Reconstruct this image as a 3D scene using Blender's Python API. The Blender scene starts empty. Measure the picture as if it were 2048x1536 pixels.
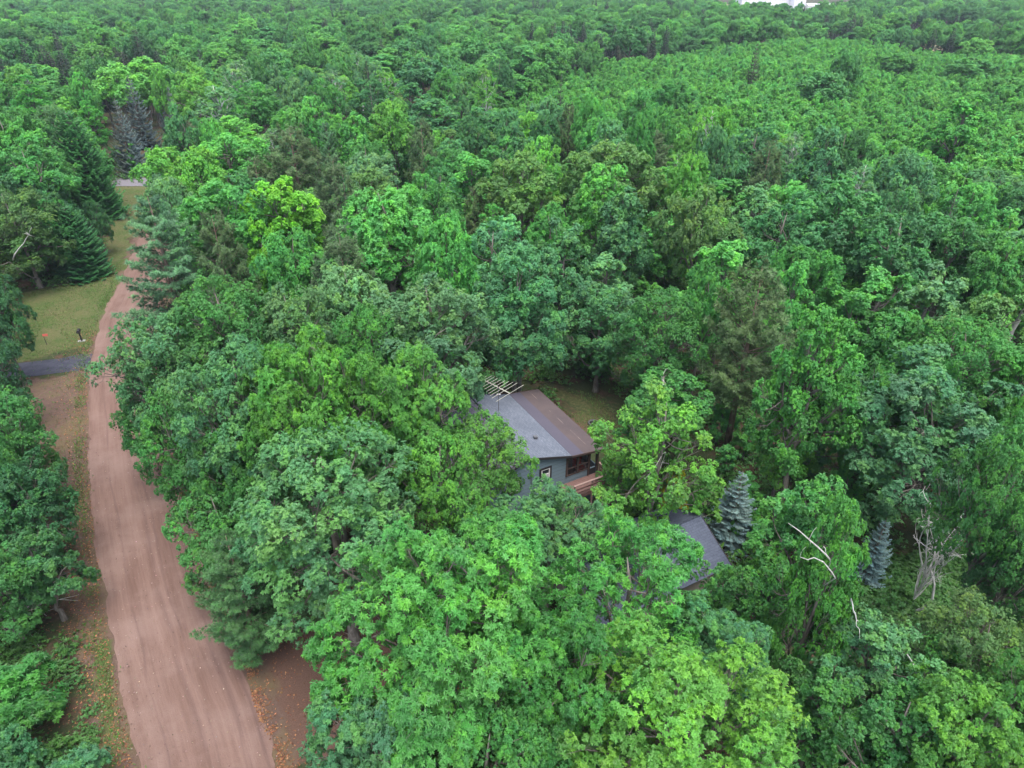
import bpy, math
import numpy as np
from mathutils import Vector

R = math.radians
# ------------------------------------------------------------------ camera
CAM_H = 32.0; F = 1366.0; YH = -60.0            # camera height (m), focal length and horizon row of the 2048 px wide photograph
PITCH = math.atan((768 - YH) / F)
sc = bpy.context.scene
cam = bpy.data.cameras.new('camera'); camo = bpy.data.objects.new('camera', cam)
sc.collection.objects.link(camo); sc.camera = camo
camo.location = (0, 0, CAM_H); camo.rotation_euler = (math.pi / 2 - PITCH, 0, 0)
cam.sensor_width = 36; cam.lens = 36 * F / 2048; cam.clip_start = 0.5; cam.clip_end = 6000

# ------------------------------------------------------------------ world, sun, exposure
SUN_EL, SUN_AZ = 74, 160                         # high, behind a thick overcast
w = bpy.data.worlds.new("World"); sc.world = w; w.use_nodes = True
nt = w.node_tree; nt.nodes.clear()
sky = nt.nodes.new('ShaderNodeTexSky'); sky.sky_type = 'NISHITA'; sky.sun_disc = False
sky.sun_elevation = R(SUN_EL); sky.sun_rotation = R(SUN_AZ); sky.air_density = 1.0; sky.dust_density = 3.0; sky.ozone_density = 1.0
bg = nt.nodes.new('ShaderNodeBackground'); bg.inputs[1].default_value = 0.15
wo = nt.nodes.new('ShaderNodeOutputWorld')
hs = nt.nodes.new('ShaderNodeHueSaturation'); hs.inputs['Saturation'].default_value = 0.65   # cloud cover greys the blue
nt.links.new(sky.outputs[0], hs.inputs['Color']); nt.links.new(hs.outputs[0], bg.inputs[0]); nt.links.new(bg.outputs[0], wo.inputs[0])
sun = bpy.data.lights.new('sun', 'SUN'); suno = bpy.data.objects.new('sun', sun); sc.collection.objects.link(suno)
sun.energy = 1.5; sun.angle = R(50); sun.color = (1.0, 0.97, 0.93)
suno.rotation_euler = (R(90 - SUN_EL), 0, R(180 - SUN_AZ))
sc.view_settings.view_transform = 'Standard'; sc.view_settings.look = 'None'; sc.view_settings.gamma = 1.0
sc.view_settings.exposure = 1.4
cy = sc.cycles
cy.max_bounces = 8; cy.diffuse_bounces = 5; cy.glossy_bounces = 2; cy.transmission_bounces = 5; cy.transparent_max_bounces = 4; cy.volume_bounces = 0

# ------------------------------------------------------------------ helpers
def at(x, y, z=0.0):
    """world point at height z under pixel (x, y) of the photograph"""
    dx = (x - 1024) / F; dz = -(y - 768) / F
    d = np.array([dx, math.cos(PITCH) + dz * math.sin(PITCH), -math.sin(PITCH) + dz * math.cos(PITCH)])
    t = (z - CAM_H) / d[2]
    return np.array([d[0] * t, d[1] * t, z])
def proj(P):
    x, y, z = P[0], P[1], P[2] - CAM_H
    fw = y * math.cos(PITCH) - z * math.sin(PITCH); up = y * math.sin(PITCH) + z * math.cos(PITCH)
    fw = np.maximum(fw, 0.1)
    return 1024 + F * x / fw, 768 - F * up / fw, fw

def link(o): sc.collection.objects.link(o); return o
def tag(o, label=None, cat=None, group=None, kind=None):
    if label: o['label'] = label
    if cat: o['category'] = cat
    if group: o['group'] = group
    if kind: o['kind'] = kind
    return o
def empty(name, loc, rz=0.0, label=None, cat=None, group=None):
    o = link(bpy.data.objects.new(name, None)); o.location = loc; o.rotation_euler = (0, 0, rz); o.empty_display_size = 0.3
    return tag(o, label, cat, group)

class MB:
    """collects tubes, boxes and blades as numpy chunks; one mesh object out"""
    def __init__(s): s.v = []; s.q = []; s.t = []; s.c = []; s.g = []; s.n = 0
    def add(s, v, q=None, t=None, c=None, g=None):
        v = np.asarray(v, float).reshape(-1, 3)
        if q is not None and len(q): s.q.append(np.asarray(q, int).reshape(-1, 4) + s.n)
        if t is not None and len(t): s.t.append(np.asarray(t, int).reshape(-1, 3) + s.n)
        s.v.append(v); s.g.append(np.tile([0, 0, 1.], (len(v), 1)) if g is None else np.asarray(g, float)); s.c.append(np.ones((len(v), 3)) if c is None else np.asarray(c, float)); s.n += len(v)
    def box(s, x0, x1, y0, y1, z0, z1):
        v = [(x, y, z) for z in (z0, z1) for x, y in ((x0, y0), (x1, y0), (x1, y1), (x0, y1))]
        s.add(v, [(3, 2, 1, 0), (4, 5, 6, 7), (0, 1, 5, 4), (1, 2, 6, 5), (2, 3, 7, 6), (3, 0, 4, 7)])
    def bar(s, a, b, wd, ht, up=(0, 0, 1)):
        a = np.array(a, float); b = np.array(b, float); d = b - a; d /= np.linalg.norm(d)
        sd = np.cross(d, up); sd = sd / np.linalg.norm(sd); u2 = np.cross(sd, d)
        v = [p + sd * i * wd / 2 + u2 * j * ht / 2 for p in (a, b) for i, j in ((-1, -1), (1, -1), (1, 1), (-1, 1))]
        s.add(v, [(0, 1, 2, 3), (7, 6, 5, 4), (0, 4, 5, 1), (1, 5, 6, 2), (2, 6, 7, 3), (3, 7, 4, 0)])
    def tube(s, pts, rad, k=6, cap=True):
        pts = np.asarray(pts, float); m = len(pts); rad = np.broadcast_to(np.asarray(rad, float), (m,))
        d = np.gradient(pts, axis=0); d /= np.linalg.norm(d, axis=1)[:, None] + 1e-9
        ref = np.where(np.abs(d[:, 2:3]) > 0.95, np.array([[1., 0, 0]]), np.array([[0., 0, 1.]]))
        a = np.cross(d, ref); a /= np.linalg.norm(a, axis=1)[:, None] + 1e-9; b = np.cross(d, a)
        th = np.arange(k) * 2 * math.pi / k
        v = pts[:, None] + rad[:, None, None] * (np.cos(th)[None, :, None] * a[:, None] + np.sin(th)[None, :, None] * b[:, None])
        i, j = np.meshgrid(np.arange(m - 1), np.arange(k), indexing='ij'); j2 = (j + 1) % k
        q = np.stack([i * k + j, i * k + j2, (i + 1) * k + j2, (i + 1) * k + j], -1).reshape(-1, 4)
        t = []
        if cap: t = [(0, x + 1, x) for x in range(1, k - 1)] + [((m - 1) * k, (m - 1) * k + x, (m - 1) * k + x + 1) for x in range(1, k - 1)]
        s.add(v, q, t)
    def blades(s, P, D, S, L, W, c=None, fold=0.12, g=None):
        n = len(P)
        if n == 0: return
        L = np.broadcast_to(L, (n,))[:, None]; W = np.broadcast_to(W, (n,))[:, None]
        N = np.cross(D, S)
        m = P + D * L * 0.45
        v = np.stack([P, m + S * W / 2 + N * L * fold, P + D * L, m - S * W / 2 + N * L * fold], 1)
        idx = np.arange(n)[:, None] * 4
        s.add(v, idx + np.array([[0, 1, 2, 3]]), None, None if c is None else np.repeat(c, 4, axis=0), None if g is None else np.repeat(g, 4, axis=0))
    def mesh(s, name, mat, color=False, smooth=False):
        v = np.concatenate(s.v); nq = sum(len(x) for x in s.q); ntr = sum(len(x) for x in s.t)
        me = bpy.data.meshes.new(name)
        me.vertices.add(len(v)); me.vertices.foreach_set('co', v.astype(np.float32).ravel())
        loops = []
        if nq: loops.append(np.concatenate(s.q).ravel())
        if ntr: loops.append(np.concatenate(s.t).ravel())
        loops = np.concatenate(loops)
        me.loops.add(len(loops)); me.loops.foreach_set('vertex_index', loops.astype(np.int32))
        me.polygons.add(nq + ntr)
        st = np.concatenate([np.arange(nq) * 4, nq * 4 + np.arange(ntr) * 3]).astype(np.int32)
        me.polygons.foreach_set('loop_start', st)
        if color:
            c = np.concatenate(s.c); a = me.color_attributes.new('leafcol', 'FLOAT_COLOR', 'POINT')
            a.data.foreach_set('color', np.concatenate([c, np.ones((len(c), 1))], 1).astype(np.float32).ravel())
        if color == 'leaf':
            a = me.attributes.new('cn', 'FLOAT_VECTOR', 'POINT'); a.data.foreach_set('vector', np.concatenate(s.g).astype(np.float32).ravel())
        me.update(calc_edges=True)
        me.polygons.foreach_set('use_smooth', np.full(nq + ntr, smooth))
        if mat: me.materials.append(mat)
        return me
    def build(s, name, mat, parent=None, **k):
        o = link(bpy.data.objects.new(name, s.mesh(name, mat, **k)))
        if parent is not None: o.parent = parent
        return o

# ------------------------------------------------------------------ materials
def newmat(name):
    m = bpy.data.materials.new(name); m.use_nodes = True; t = m.node_tree; t.nodes.clear()
    return m, t
def nd(t, kind, **k):
    n = t.nodes.new('ShaderNode' + kind)
    for a, b in k.items():
        if a.startswith('i_'): n.inputs[a[2:].replace('_', ' ')].default_value = b
        else: setattr(n, a, b)
    return n
def mixc(t, fac, a, b, mode='MIX'):
    m = t.nodes.new('ShaderNodeMix'); m.data_type = 'RGBA'; m.blend_type = mode
    for s_, v in ((m.inputs[0], fac), (m.inputs[6], a), (m.inputs[7], b)):
        if hasattr(v, 'is_output'): t.links.new(v, s_)
        else: s_.default_value = v if not isinstance(v, tuple) or len(v) == 4 else (*v, 1)
    return m.outputs[2]
def ramp(t, src, pts):
    r = t.nodes.new('ShaderNodeValToRGB'); t.links.new(src, r.inputs[0])
    e = r.color_ramp.elements
    while len(e) < len(pts): e.new(0.5)
    for i, (p, c) in enumerate(pts):
        e[i].position = p; e[i].color = (c, c, c, 1) if not isinstance(c, tuple) else (*c, 1)
    return r.outputs[0]
def noise(t, scale, detail=4, rough=0.6, vec=None, dist=0.0):
    n = nd(t, 'TexNoise'); n.inputs['Scale'].default_value = scale; n.inputs['Detail'].default_value = detail
    n.inputs['Roughness'].default_value = rough; n.inputs['Distortion'].default_value = dist
    if vec is None: vec = nd(t, 'TexCoord').outputs['Object']
    t.links.new(vec, n.inputs['Vector']); return n.outputs[0]
def mapping(t, scale, rot=(0, 0, 0), src='Object'):
    tc = nd(t, 'TexCoord'); m = nd(t, 'Mapping'); m.inputs['Scale'].default_value = scale; m.inputs['Rotation'].default_value = rot
    t.links.new(tc.outputs[src], m.inputs[0]); return m.outputs[0]
def finish(t, col, rough=0.85, bump=None, bstr=0.3, bdist=0.02, spec=0.3):
    p = nd(t, 'BsdfPrincipled'); o = nd(t, 'OutputMaterial')
    if hasattr(col, 'is_output'): t.links.new(col, p.inputs['Base Color'])
    else: p.inputs['Base Color'].default_value = (*col, 1)
    if hasattr(rough, 'is_output'): t.links.new(rough, p.inputs['Roughness'])
    else: p.inputs['Roughness'].default_value = rough
    p.inputs['Specular IOR Level'].default_value = spec
    if bump is not None:
        b = nd(t, 'Bump'); b.inputs['Strength'].default_value = bstr; b.inputs['Distance'].default_value = bdist
        t.links.new(bump, b.inputs['Height']); t.links.new(b.outputs[0], p.inputs['Normal'])
    t.links.new(p.outputs[0], o.inputs[0]); return p
def plain(name, col, rough=0.7, var=0.25, scale=3.0, spec=0.3, metal=0.0):
    m, t = newmat(name); n = noise(t, scale, 5)
    c = mixc(t, n, tuple(x * (1 - var) for x in col), tuple(min(1, x * (1 + var)) for x in col))
    p = finish(t, c, rough, n, 0.2, 0.01, spec); p.inputs['Metallic'].default_value = metal
    return m

def leafmat(name, far=False, transl=0.38, k=.66):
    m, t = newmat(name)
    at_ = nd(t, 'Attribute', attribute_name='leafcol'); oi = nd(t, 'ObjectInfo')
    if far:
        pn = nd(t, 'TexNoise'); pn.inputs['Scale'].default_value = .028; pn.inputs['Detail'].default_value = 2; t.links.new(oi.outputs['Location'], pn.inputs['Vector'])
        m1 = nd(t, 'Math', operation='MULTIPLY_ADD'); t.links.new(pn.outputs[0], m1.inputs[0]); m1.inputs[1].default_value = 2.2; t.links.new(oi.outputs['Random'], m1.inputs[2])
        fr_ = nd(t, 'Math', operation='FRACT'); t.links.new(m1.outputs[0], fr_.inputs[0])
        base = ramp(t, fr_.outputs[0], far)
        rv = nd(t, 'MapRange'); t.links.new(oi.outputs['Random'], rv.inputs[0]); rv.inputs[3].default_value = .86; rv.inputs[4].default_value = 1.34
        vm = nd(t, 'VectorMath', operation='SCALE'); t.links.new(base, vm.inputs[0]); t.links.new(rv.outputs[0], vm.inputs[3]); base = vm.outputs[0]
    else: base = oi.outputs['Color']
    c = mixc(t, 1.0, base, at_.outputs['Color'], 'MULTIPLY')
    # soft metre-scale drift of hue through each crown
    n = noise(t, 0.45, 2)
    c = mixc(t, 1.0, c, ramp(t, n, [(0.3, (0.82, 0.9, 0.98)), (0.7, (1.2, 1.1, 0.95))]), 'MULTIPLY')
    # leaves of one spray face the light together: shading normal leans towards the spray's own outward direction
    an = nd(t, 'Attribute', attribute_name='cn'); vt = nd(t, 'VectorTransform', vector_type='NORMAL', convert_from='OBJECT', convert_to='WORLD'); t.links.new(an.outputs['Vector'], vt.inputs[0])
    ge = nd(t, 'NewGeometry'); mv = t.nodes.new('ShaderNodeMix'); mv.data_type = 'VECTOR'; mv.inputs[0].default_value = k
    t.links.new(ge.outputs['Normal'], mv.inputs[4]); t.links.new(vt.outputs[0], mv.inputs[5])
    vn = nd(t, 'VectorMath', operation='NORMALIZE'); t.links.new(mv.outputs[1], vn.inputs[0])
    d = nd(t, 'BsdfDiffuse'); t.links.new(vn.outputs[0], d.inputs['Normal']); tr = nd(t, 'BsdfTranslucent'); g = nd(t, 'BsdfGlossy'); g.inputs['Roughness'].default_value = 0.5
    t.links.new(c, d.inputs[0]); t.links.new(mixc(t, 1.0, c, (1.3, 1.25, 0.65), 'MULTIPLY'), tr.inputs[0])
    ms = nd(t, 'MixShader'); ms.inputs[0].default_value = transl; t.links.new(d.outputs[0], ms.inputs[1]); t.links.new(tr.outputs[0], ms.inputs[2])
    m2 = nd(t, 'MixShader'); m2.inputs[0].default_value = 0.035; t.links.new(ms.outputs[0], m2.inputs[1]); t.links.new(g.outputs[0], m2.inputs[2])
    o = nd(t, 'OutputMaterial'); t.links.new(m2.outputs[0], o.inputs[0]); return m

def barkmat(name, a, b, scale=6):
    m, t = newmat(name); n = noise(t, scale, 6, vec=mapping(t, (1, 1, 0.25)))
    finish(t, mixc(t, ramp(t, n, [(0.35, 0.0), (0.65, 1.0)]), a, b), 0.95, n, 0.6, 0.03); return m

M = {}
M['leaf'] = leafmat('broad_leaves')
M['needle'] = leafmat('needles', transl=0.12)
M['leaf_far'] = leafmat('far_leaves', far=[(0.0, (.045, .17, .055)), (0.18, (.07, .26, .065)), (0.35, (.10, .34, .07)), (0.5, (.06, .225, .085)), (0.65, (.09, .30, .08)), (0.8, (.07, .23, .06)), (1.0, (.125, .37, .075))])
M['leaf_young'] = leafmat('young_leaves', far=[(0.0, (.08, .30, .06)), (0.3, (.105, .37, .07)), (0.6, (.085, .33, .095)), (0.8, (.12, .38, .075)), (1.0, (.075, .28, .065))])
M['needle_far'] = leafmat('far_needles', far=[(0.0, (.035, .075, .04)), (0.5, (.05, .085, .055)), (1.0, (.05, .065, .04))], transl=0.1)
M['under'] = leafmat('undergrowth_leaves', far=[(0.0, (.05, .15, .035)), (0.5, (.08, .2, .04)), (1.0, (.06, .17, .05))])
M['bark'] = barkmat('grey_brown_bark', (.10, .085, .072), (.24, .215, .19))
M['bark_pine'] = barkmat('reddish_pine_bark', (.12, .075, .055), (.27, .2, .165))
M['bark_birch'] = barkmat('pale_birch_bark', (.42, .41, .38), (.72, .71, .68), 9)
M['deadwood'] = barkmat('bleached_deadwood', (.38, .36, .335), (.66, .64, .60), 9)

# ------------------------------------------------------------------ tree generators (numpy)
def unit(v): return v / (np.linalg.norm(v, axis=-1, keepdims=True) + 1e-9)
def rosettes(mb, rng, P, A, n, L, W, t0, t1, col, lj=0.3, fold=0.12, g=None):
    """n leaves around every axis A at P, tilt between t0 and t1 (radians from the axis)"""
    m = len(P)
    if m == 0: return
    A = unit(A); ref = np.where(np.abs(A[:, 2:3]) > 0.9, np.array([[1., 0, 0]]), np.array([[0., 0, 1.]]))
    X = unit(np.cross(A, ref)); Y = np.cross(A, X)
    ph = (np.arange(n)[None] + rng.uniform(-.35, .35, (m, n))) * 2 * math.pi / n + rng.uniform(0, 6.28, (m, 1))
    ti = rng.uniform(t0, t1, (m, n))
    rad = np.cos(ph)[..., None] * X[:, None] + np.sin(ph)[..., None] * Y[:, None]
    tan = -np.sin(ph)[..., None] * X[:, None] + np.cos(ph)[..., None] * Y[:, None]
    D = np.cos(ti)[..., None] * A[:, None] + np.sin(ti)[..., None] * rad
    up = np.cross(tan, D); ro = rng.uniform(-.6, .6, (m, n, 1))
    S = unit(tan * np.cos(ro) + up * np.sin(ro))
    ln = L * rng.uniform(1 - lj, 1 + lj, (m, n))
    c = np.repeat(col, n, axis=0) * rng.uniform(.82, 1.18, (m * n, 1))
    mb.blades(np.repeat(P, n, axis=0), D.reshape(-1, 3), S.reshape(-1, 3), ln.ravel(), (ln * W).ravel(), c, fold, np.repeat(unit(A) if g is None else g, n, axis=0))

def curve(a, b, rng, sag=0.0, n=5, wob=0.06):
    a = np.asarray(a, float); b = np.asarray(b, float); t = np.linspace(0, 1, n)[:, None]; L = np.linalg.norm(b - a)
    p = a + (b - a) * t + np.sin(t * math.pi) * rng.normal(0, wob, 3) * L
    p[:, 2] += (np.sin(t[:, 0] * math.pi) * sag * L); return p

def broadleaf(seed, H=14., Rr=4.5, cb=4., nl=55, rl=1.25, nsub=9, nr=9, nleaf=7, L=.17, W=.5, t0=.9, t1=1.9, top=1.0, tips=.3, lean=0.0, sparse=0.0, mat='leaf', barkm='bark', kb=5, gap=.22, upb=.55):
    rng = np.random.default_rng(seed)
    hc = (H - cb) / 2; C = np.array([lean, 0, cb + hc * .92])
    ph = rng.uniform(0, 6.28, 6)
    def rmod(az, ez): return 1 + gap * (np.cos(2 * az + ph[0]) * .5 + np.cos(3 * az + ph[1] + 2 * ez) * .6 + np.cos(5 * az + ph[2] - 3 * ez) * .45)
    cen = []; rad = []
    tries = 0
    while len(cen) < nl and tries < nl * 60:
        tries += 1
        d = unit(rng.normal(0, 1, 3))
        if d[2] < -.62: continue
        az = math.atan2(d[1], d[0]); inner = rng.random() < .22
        fr = rng.uniform(.35, .62) if inner else rng.uniform(.74, 1.0)
        rm = rmod(az, d[2])
        p = C + np.array([d[0] * (Rr - rl * .6) * rm, d[1] * (Rr - rl * .6) * rm, d[2] * (hc - rl * .4) * (top if d[2] > 0 else 1) * (1 + .12 * math.cos(3 * az + ph[3]))]) * fr
        if rng.random() < sparse * .5: continue
        r = rl * rng.uniform(.65, 1.3)
        if any(np.linalg.norm(p - q) < (r + s) * .5 for q, s in zip(cen, rad)): continue
        cen.append(p); rad.append(r)
    cen = np.array(cen); rad = np.array(rad); n = len(cen)
    out = unit(unit(cen - (C - np.array([0, 0, hc * .3]))) + np.array([0, 0, upb]))
    lobecol = rng.uniform(.86, 1.14, (n, 1)) * (1 + rng.normal(0, .04, (n, 3)))
    # twig sprays on each lobe, rosettes on each spray
    k = rng.poisson(nsub * (rad / rl) ** 2) + 3
    li = np.repeat(np.arange(n), k); m = len(li)
    d = unit(rng.normal(0, 1, (m, 3)) + out[li] * .9)
    sp = cen[li] + d * (rad[li] * rng.uniform(.45, 1.0, m))[:, None] * np.array([1, 1, .8])
    sr = rad[li] * rng.uniform(.25, .45, m) * (9 / max(nsub, 9)) ** .4
    kk = rng.poisson(nr, m) + 1; si = np.repeat(np.arange(m), kk); q = len(si)
    d2 = unit(rng.normal(0, 1, (q, 3)) + d[si] * .7 + np.array([0, 0, .35]))
    P = sp[si] + d2 * (sr[si] * rng.uniform(.5, 1.1, q))[:, None]
    tipf = (rng.random(m) < tips)[si][:, None]
    col = lobecol[li[si]] * np.where(tipf, np.array([[1.35, 1.22, .85]]), np.array([[1., 1., 1.]])) * rng.uniform(.9, 1.1, (q, 1))
    gn = unit(d2 * .5 + d[si] * .35 + out[li[si]] * .3 + unit((P - C) / [Rr, Rr, hc]) * .55 + np.array([0, 0, .1]))
    mb = MB(); rosettes(mb, rng, P, unit(d2 * .6 + np.array([0, 0, .5])), nleaf, L, W, t0, t1, col, g=gn)
    RX = float(np.percentile(np.hypot(P[:, 0] - lean, P[:, 1]), 95)); ZC = float((np.percentile(P[:, 2], 4) + np.percentile(P[:, 2], 99)) / 2); ZT = float(np.percentile(P[:, 2], 99.5))
    crown = mb.mesh('crown', M[mat], color='leaf')
    # trunk and limbs
    tb = MB(); fork = cb + hc * .25; base = 0.022 * H * rng.uniform(.85, 1.1)
    tp = np.array([[0, 0, -.2], [0, 0, .15], [0, 0, 1], [lean * .2, 0, fork * .6], [lean * .6, 0, fork], [lean, 0, cb + hc * 1.3], [lean, .1, H * .93]], float)
    tp[2:, :2] += rng.normal(0, .07, (5, 2)) * np.arange(1, 6)[:, None] * .5
    tb.tube(tp, [base * 1.6, base * 1.25, base, base * .85, base * .75, base * .38, base * .08], 8)
    ng = max(4, min(9, n // 6)); seeds = cen[rng.choice(n, ng, replace=False)]
    for _ in range(4):
        g = np.argmin(np.linalg.norm(cen[:, None] - seeds[None], axis=2), axis=1)
        seeds = np.array([cen[g == i].mean(0) if (g == i).any() else seeds[i] for i in range(ng)])
    for i in range(ng):
        if not (g == i).any(): continue
        e = C + (seeds[i] - C) * .72; z0 = min(max(cb * .85, e[2] - np.linalg.norm(e[:2]) * 1.1 - .6), H * .8)
        s0 = np.array([np.interp(z0, tp[:, 2], tp[:, 0]), np.interp(z0, tp[:, 2], tp[:, 1]), z0])
        c = curve(s0, e, rng, -.08, 6); r0 = base * .5
        tb.tube(c, np.linspace(r0, r0 * .45, 6), kb)
        for j in np.where(g == i)[0]:
            s1 = c[rng.integers(3, 6)]; c2 = curve(s1, cen[j], rng, -.05, 5, .09)
            tb.tube(c2, np.linspace(r0 * .4, r0 * .14, 5), 4, False)
            sel = np.where(li == j)[0]
            for u in sel[: (8 if kb > 4 else 2)]:
                tb.tube(curve(c2[rng.integers(2, 5)], sp[u] + (sp[u] - cen[j]) * .25, rng, 0, 3, .08), [r0 * .12, r0 * .07, r0 * .03], 3, False)
    trunk = tb.mesh('trunk', M[barkm], smooth=True)
    return dict(crown=crown, trunk=trunk, H=ZT, R=RX, zc=ZC)

def conifer(seed, H=9., Rr=2., kind='spruce', step=.36, nb=8, blade=(.26, .3), dens=1.0, mat='needle', base=.2, pw=.85):
    rng = np.random.default_rng(seed); tb = MB(); mb = MB()
    tb.tube([[0, 0, -.2], [0, 0, H * .3], [.03, .02, H * .7], [.02, 0, H]], [H * .017, H * .013, H * .007, .012], 7)
    z = base; BP = []; BD = []; BS = []; BL = []; BC = []
    while z < H - .15:
        f = (z - base) / (H - base); r = Rr * (1 - f) ** pw
        if kind != 'spruce': r = Rr * min(1, (1 - f) ** .55) * (.6 + .4 * min(1, f / .25)) * rng.uniform(.8, 1.1)
        k = max(3, int(nb * (0.55 + .45 * (1 - f)))); a0 = rng.uniform(0, 6.28)
        for b in range(k):
            if kind != 'spruce' and rng.random() < .12: continue
            az = a0 + b * 2 * math.pi / k + rng.normal(0, .18); l = r * rng.uniform(.72, 1.12) + .08
            n = max(3, int(l / .28)); t = np.linspace(0, 1, n + 1)
            if kind == 'spruce': zz = z + l * (-.22 * t - .22 * np.sin(t * 3.14) + .16 * t ** 3 + (.5 * f) * t)
            elif kind == 'white': zz = z + l * (.05 * t + .22 * t ** 2 + .35 * f * t)
            else: zz = z + l * (.25 * t + .25 * t ** 2 - .1 + .5 * f * t)
            dr = np.array([math.cos(az), math.sin(az)]); sd = np.array([-dr[1], dr[0], 0])
            zz = zz + (rng.uniform(-.25, .25) * step if kind == 'spruce' else 0)
            pts = np.stack([dr[0] * l * t, dr[1] * l * t, zz], 1) + sd * (rng.normal(0, .06) * np.sin(t * 3)[:, None]) * l
            tb.tube(pts[::max(1, n // 3)] if n > 4 else pts, np.linspace(.012 * l + .01, .004, len(pts[::max(1, n // 3)] if n > 4 else pts)), 3, False)
            bc = rng.uniform(.85, 1.15)
            m = int(max(4, l / .13) * dens); tt = rng.uniform(.18 if kind == 'spruce' else (.1 if kind == 'white' else .3), 1, m) ** .8
            P = np.stack([np.interp(tt, t, pts[:, i]) for i in range(3)], 1)
            if kind == 'spruce':
                for sgn in (-1, 1, 0):
                    ang = rng.uniform(.6, 1.0, m) if sgn else np.zeros(m)
                    ln = (blade[0] + .5 * l * (1 - tt) * .6 * abs(sgn)) * rng.uniform(.7, 1.2, m)
                    D = unit(dr[0] * np.cos(ang)[:, None] * [1, 0, 0] + dr[1] * np.cos(ang)[:, None] * [0, 1, 0] + sd * (sgn * np.sin(ang))[:, None] + np.stack([rng.normal(0, .1, m), rng.normal(0, .1, m), rng.normal(-.05, .16, m)], 1))
                    S = unit(np.cross(D, np.array([0, 0, 1.])) + rng.normal(0, .45, (m, 3)))
                    BP.append(P); BD.append(D); BS.append(S); BL.append(ln); BC.append(np.full((m, 3), bc) * (.8 + .35 * tt[:, None]))
            else:
                # side twigs carrying tufts
                side = rng.choice([-1, 1], m) * rng.uniform(0, .45, m) * l * (1.05 - tt) + rng.normal(0, .12, m)
                T = P + sd * side[:, None] + np.stack([dr[0] * abs(side) * .5, dr[1] * abs(side) * .5, rng.normal(.08, .1 if kind == 'white' else .22, m)], 1)
                A = unit(np.stack([dr[0] * .6 + sd[0] * np.sign(side) * .4, dr[1] * .6 + sd[1] * np.sign(side) * .4, np.full(m, .9)], 1))
                nn = 12; c = np.full((m, 3), bc) * rng.uniform(.75, 1.25, (m, 1)) * np.where(rng.random((m, 1)) < .15, [[1.3, 1.5, 1.2]], [[1, 1, 1]])
                rosettes(mb, rng, T, A, nn, blade[0], blade[1], .25, 1.35, c)
        z += step * rng.uniform(.8, 1.2) * (1 if kind == 'spruce' else 1.5)
    if BP:
        P, D, S, Ln, c = map(np.concatenate, (BP, BD, BS, BL, BC))
        nj = 2
        for j in range(nj):
            ro = S if j == 0 else unit(np.cross(D, S) + S * .5)
            mb.blades(P, D, ro, Ln, Ln * blade[1], c * rng.uniform(.75, 1.25, (len(c), 1)), .05, unit(P * [.12, .12, 0] + [0, 0, .6] + D * .5))
    return dict(crown=mb.mesh('crown', M[mat], color='leaf'), trunk=tb.mesh('trunk', M['bark_pine' if kind != 'spruce' else 'bark'], smooth=True), H=H, R=Rr, zc=H * .5 if kind == 'spruce' else base + (H - base) * .55)

# ------------------------------------------------------------------ prototypes: fine crowns near, coarser far
PR = {}
N = dict(nsub=18, nr=12, nleaf=7)
PR['oak_near'] = [broadleaf(11, 14, 4.6, 5.5, 62, 1.15, L=.118, W=.52, **N), broadleaf(12, 14, 4.4, 6.2, 56, 1.2, L=.118, W=.52, tips=.2, gap=.28, **N),
                  broadleaf(13, 14, 4.6, 5.0, 66, 1.1, L=.12, W=.52, tips=.4, **N), broadleaf(14, 14, 4.2, 5.8, 58, 1.1, L=.13, W=.5, top=.85, gap=.3, **N)]
PR['oak_low'] = [broadleaf(15, 11, 4.0, 1.0, 66, 1.0, L=.118, W=.52, gap=.3, tips=.25, **N), broadleaf(16, 11, 3.9, .6, 60, 1.05, L=.118, W=.52, gap=.34, tips=.2, **N)]
PR['hickory_near'] = [broadleaf(21, 15, 5.3, 7.0, 88, 1.0, nsub=17, nr=10, nleaf=8, L=.155, W=.42, t0=1.1, t1=2.2, tips=.3, gap=.3), broadleaf(22, 14, 4.5, 5.5, 60, 1.05, nsub=17, nr=10, nleaf=8, L=.155, W=.42, t0=1.1, t1=2.2, tips=.35, gap=.3)]
PR['open_near'] = [broadleaf(31, 12, 4.2, 5., 44, .95, nsub=8, nr=9, nleaf=8, L=.18, W=.33, t0=.7, t1=1.9, tips=.35, gap=.3, sparse=.6, upb=1.0), broadleaf(32, 13, 4.2, 1.8, 72, .85, nsub=8, nr=11, nleaf=6, L=.13, W=.75, tips=.4, gap=.32, sparse=.4)]
PR['maple_near'] = [broadleaf(41, 13, 3.6, 3, 60, .85, nsub=16, nr=11, nleaf=6, L=.11, W=.9, t0=.8, t1=1.8, tips=.35, gap=.28), broadleaf(42, 15, 3.3, 3, 70, .8, nsub=16, nr=11, nleaf=6, L=.11, W=.9, tips=.25, gap=.34)]
PR['young_maple'] = [broadleaf(43, 9, 2.6, 1.2, 60, .6, nsub=8, nr=7, nleaf=6, L=.15, W=.6, tips=.35, gap=.38, upb=1.4)]
PR['bush'] = [broadleaf(44, 4, 2.0, .3, 36, .6, nsub=8, nr=7, nleaf=6, L=.15, W=.6, tips=.3, gap=.3), broadleaf(45, 4, 1.9, .2, 30, .6, nsub=8, nr=7, nleaf=7, L=.17, W=.4, tips=.4, gap=.4)]
Md = dict(nsub=14, nr=9, nleaf=6, kb=4)
PR['oak_mid'] = [broadleaf(50 + i, 14, 4.5, [4.5, 5.5, 6.5, 5, 4][i], 52, 1.15, L=.205, W=.55, tips=.25, gap=[.2, .3, .25, .32, .22][i], top=[1, .9, 1, .85, 1.1][i], **Md) for i in range(5)]
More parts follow.
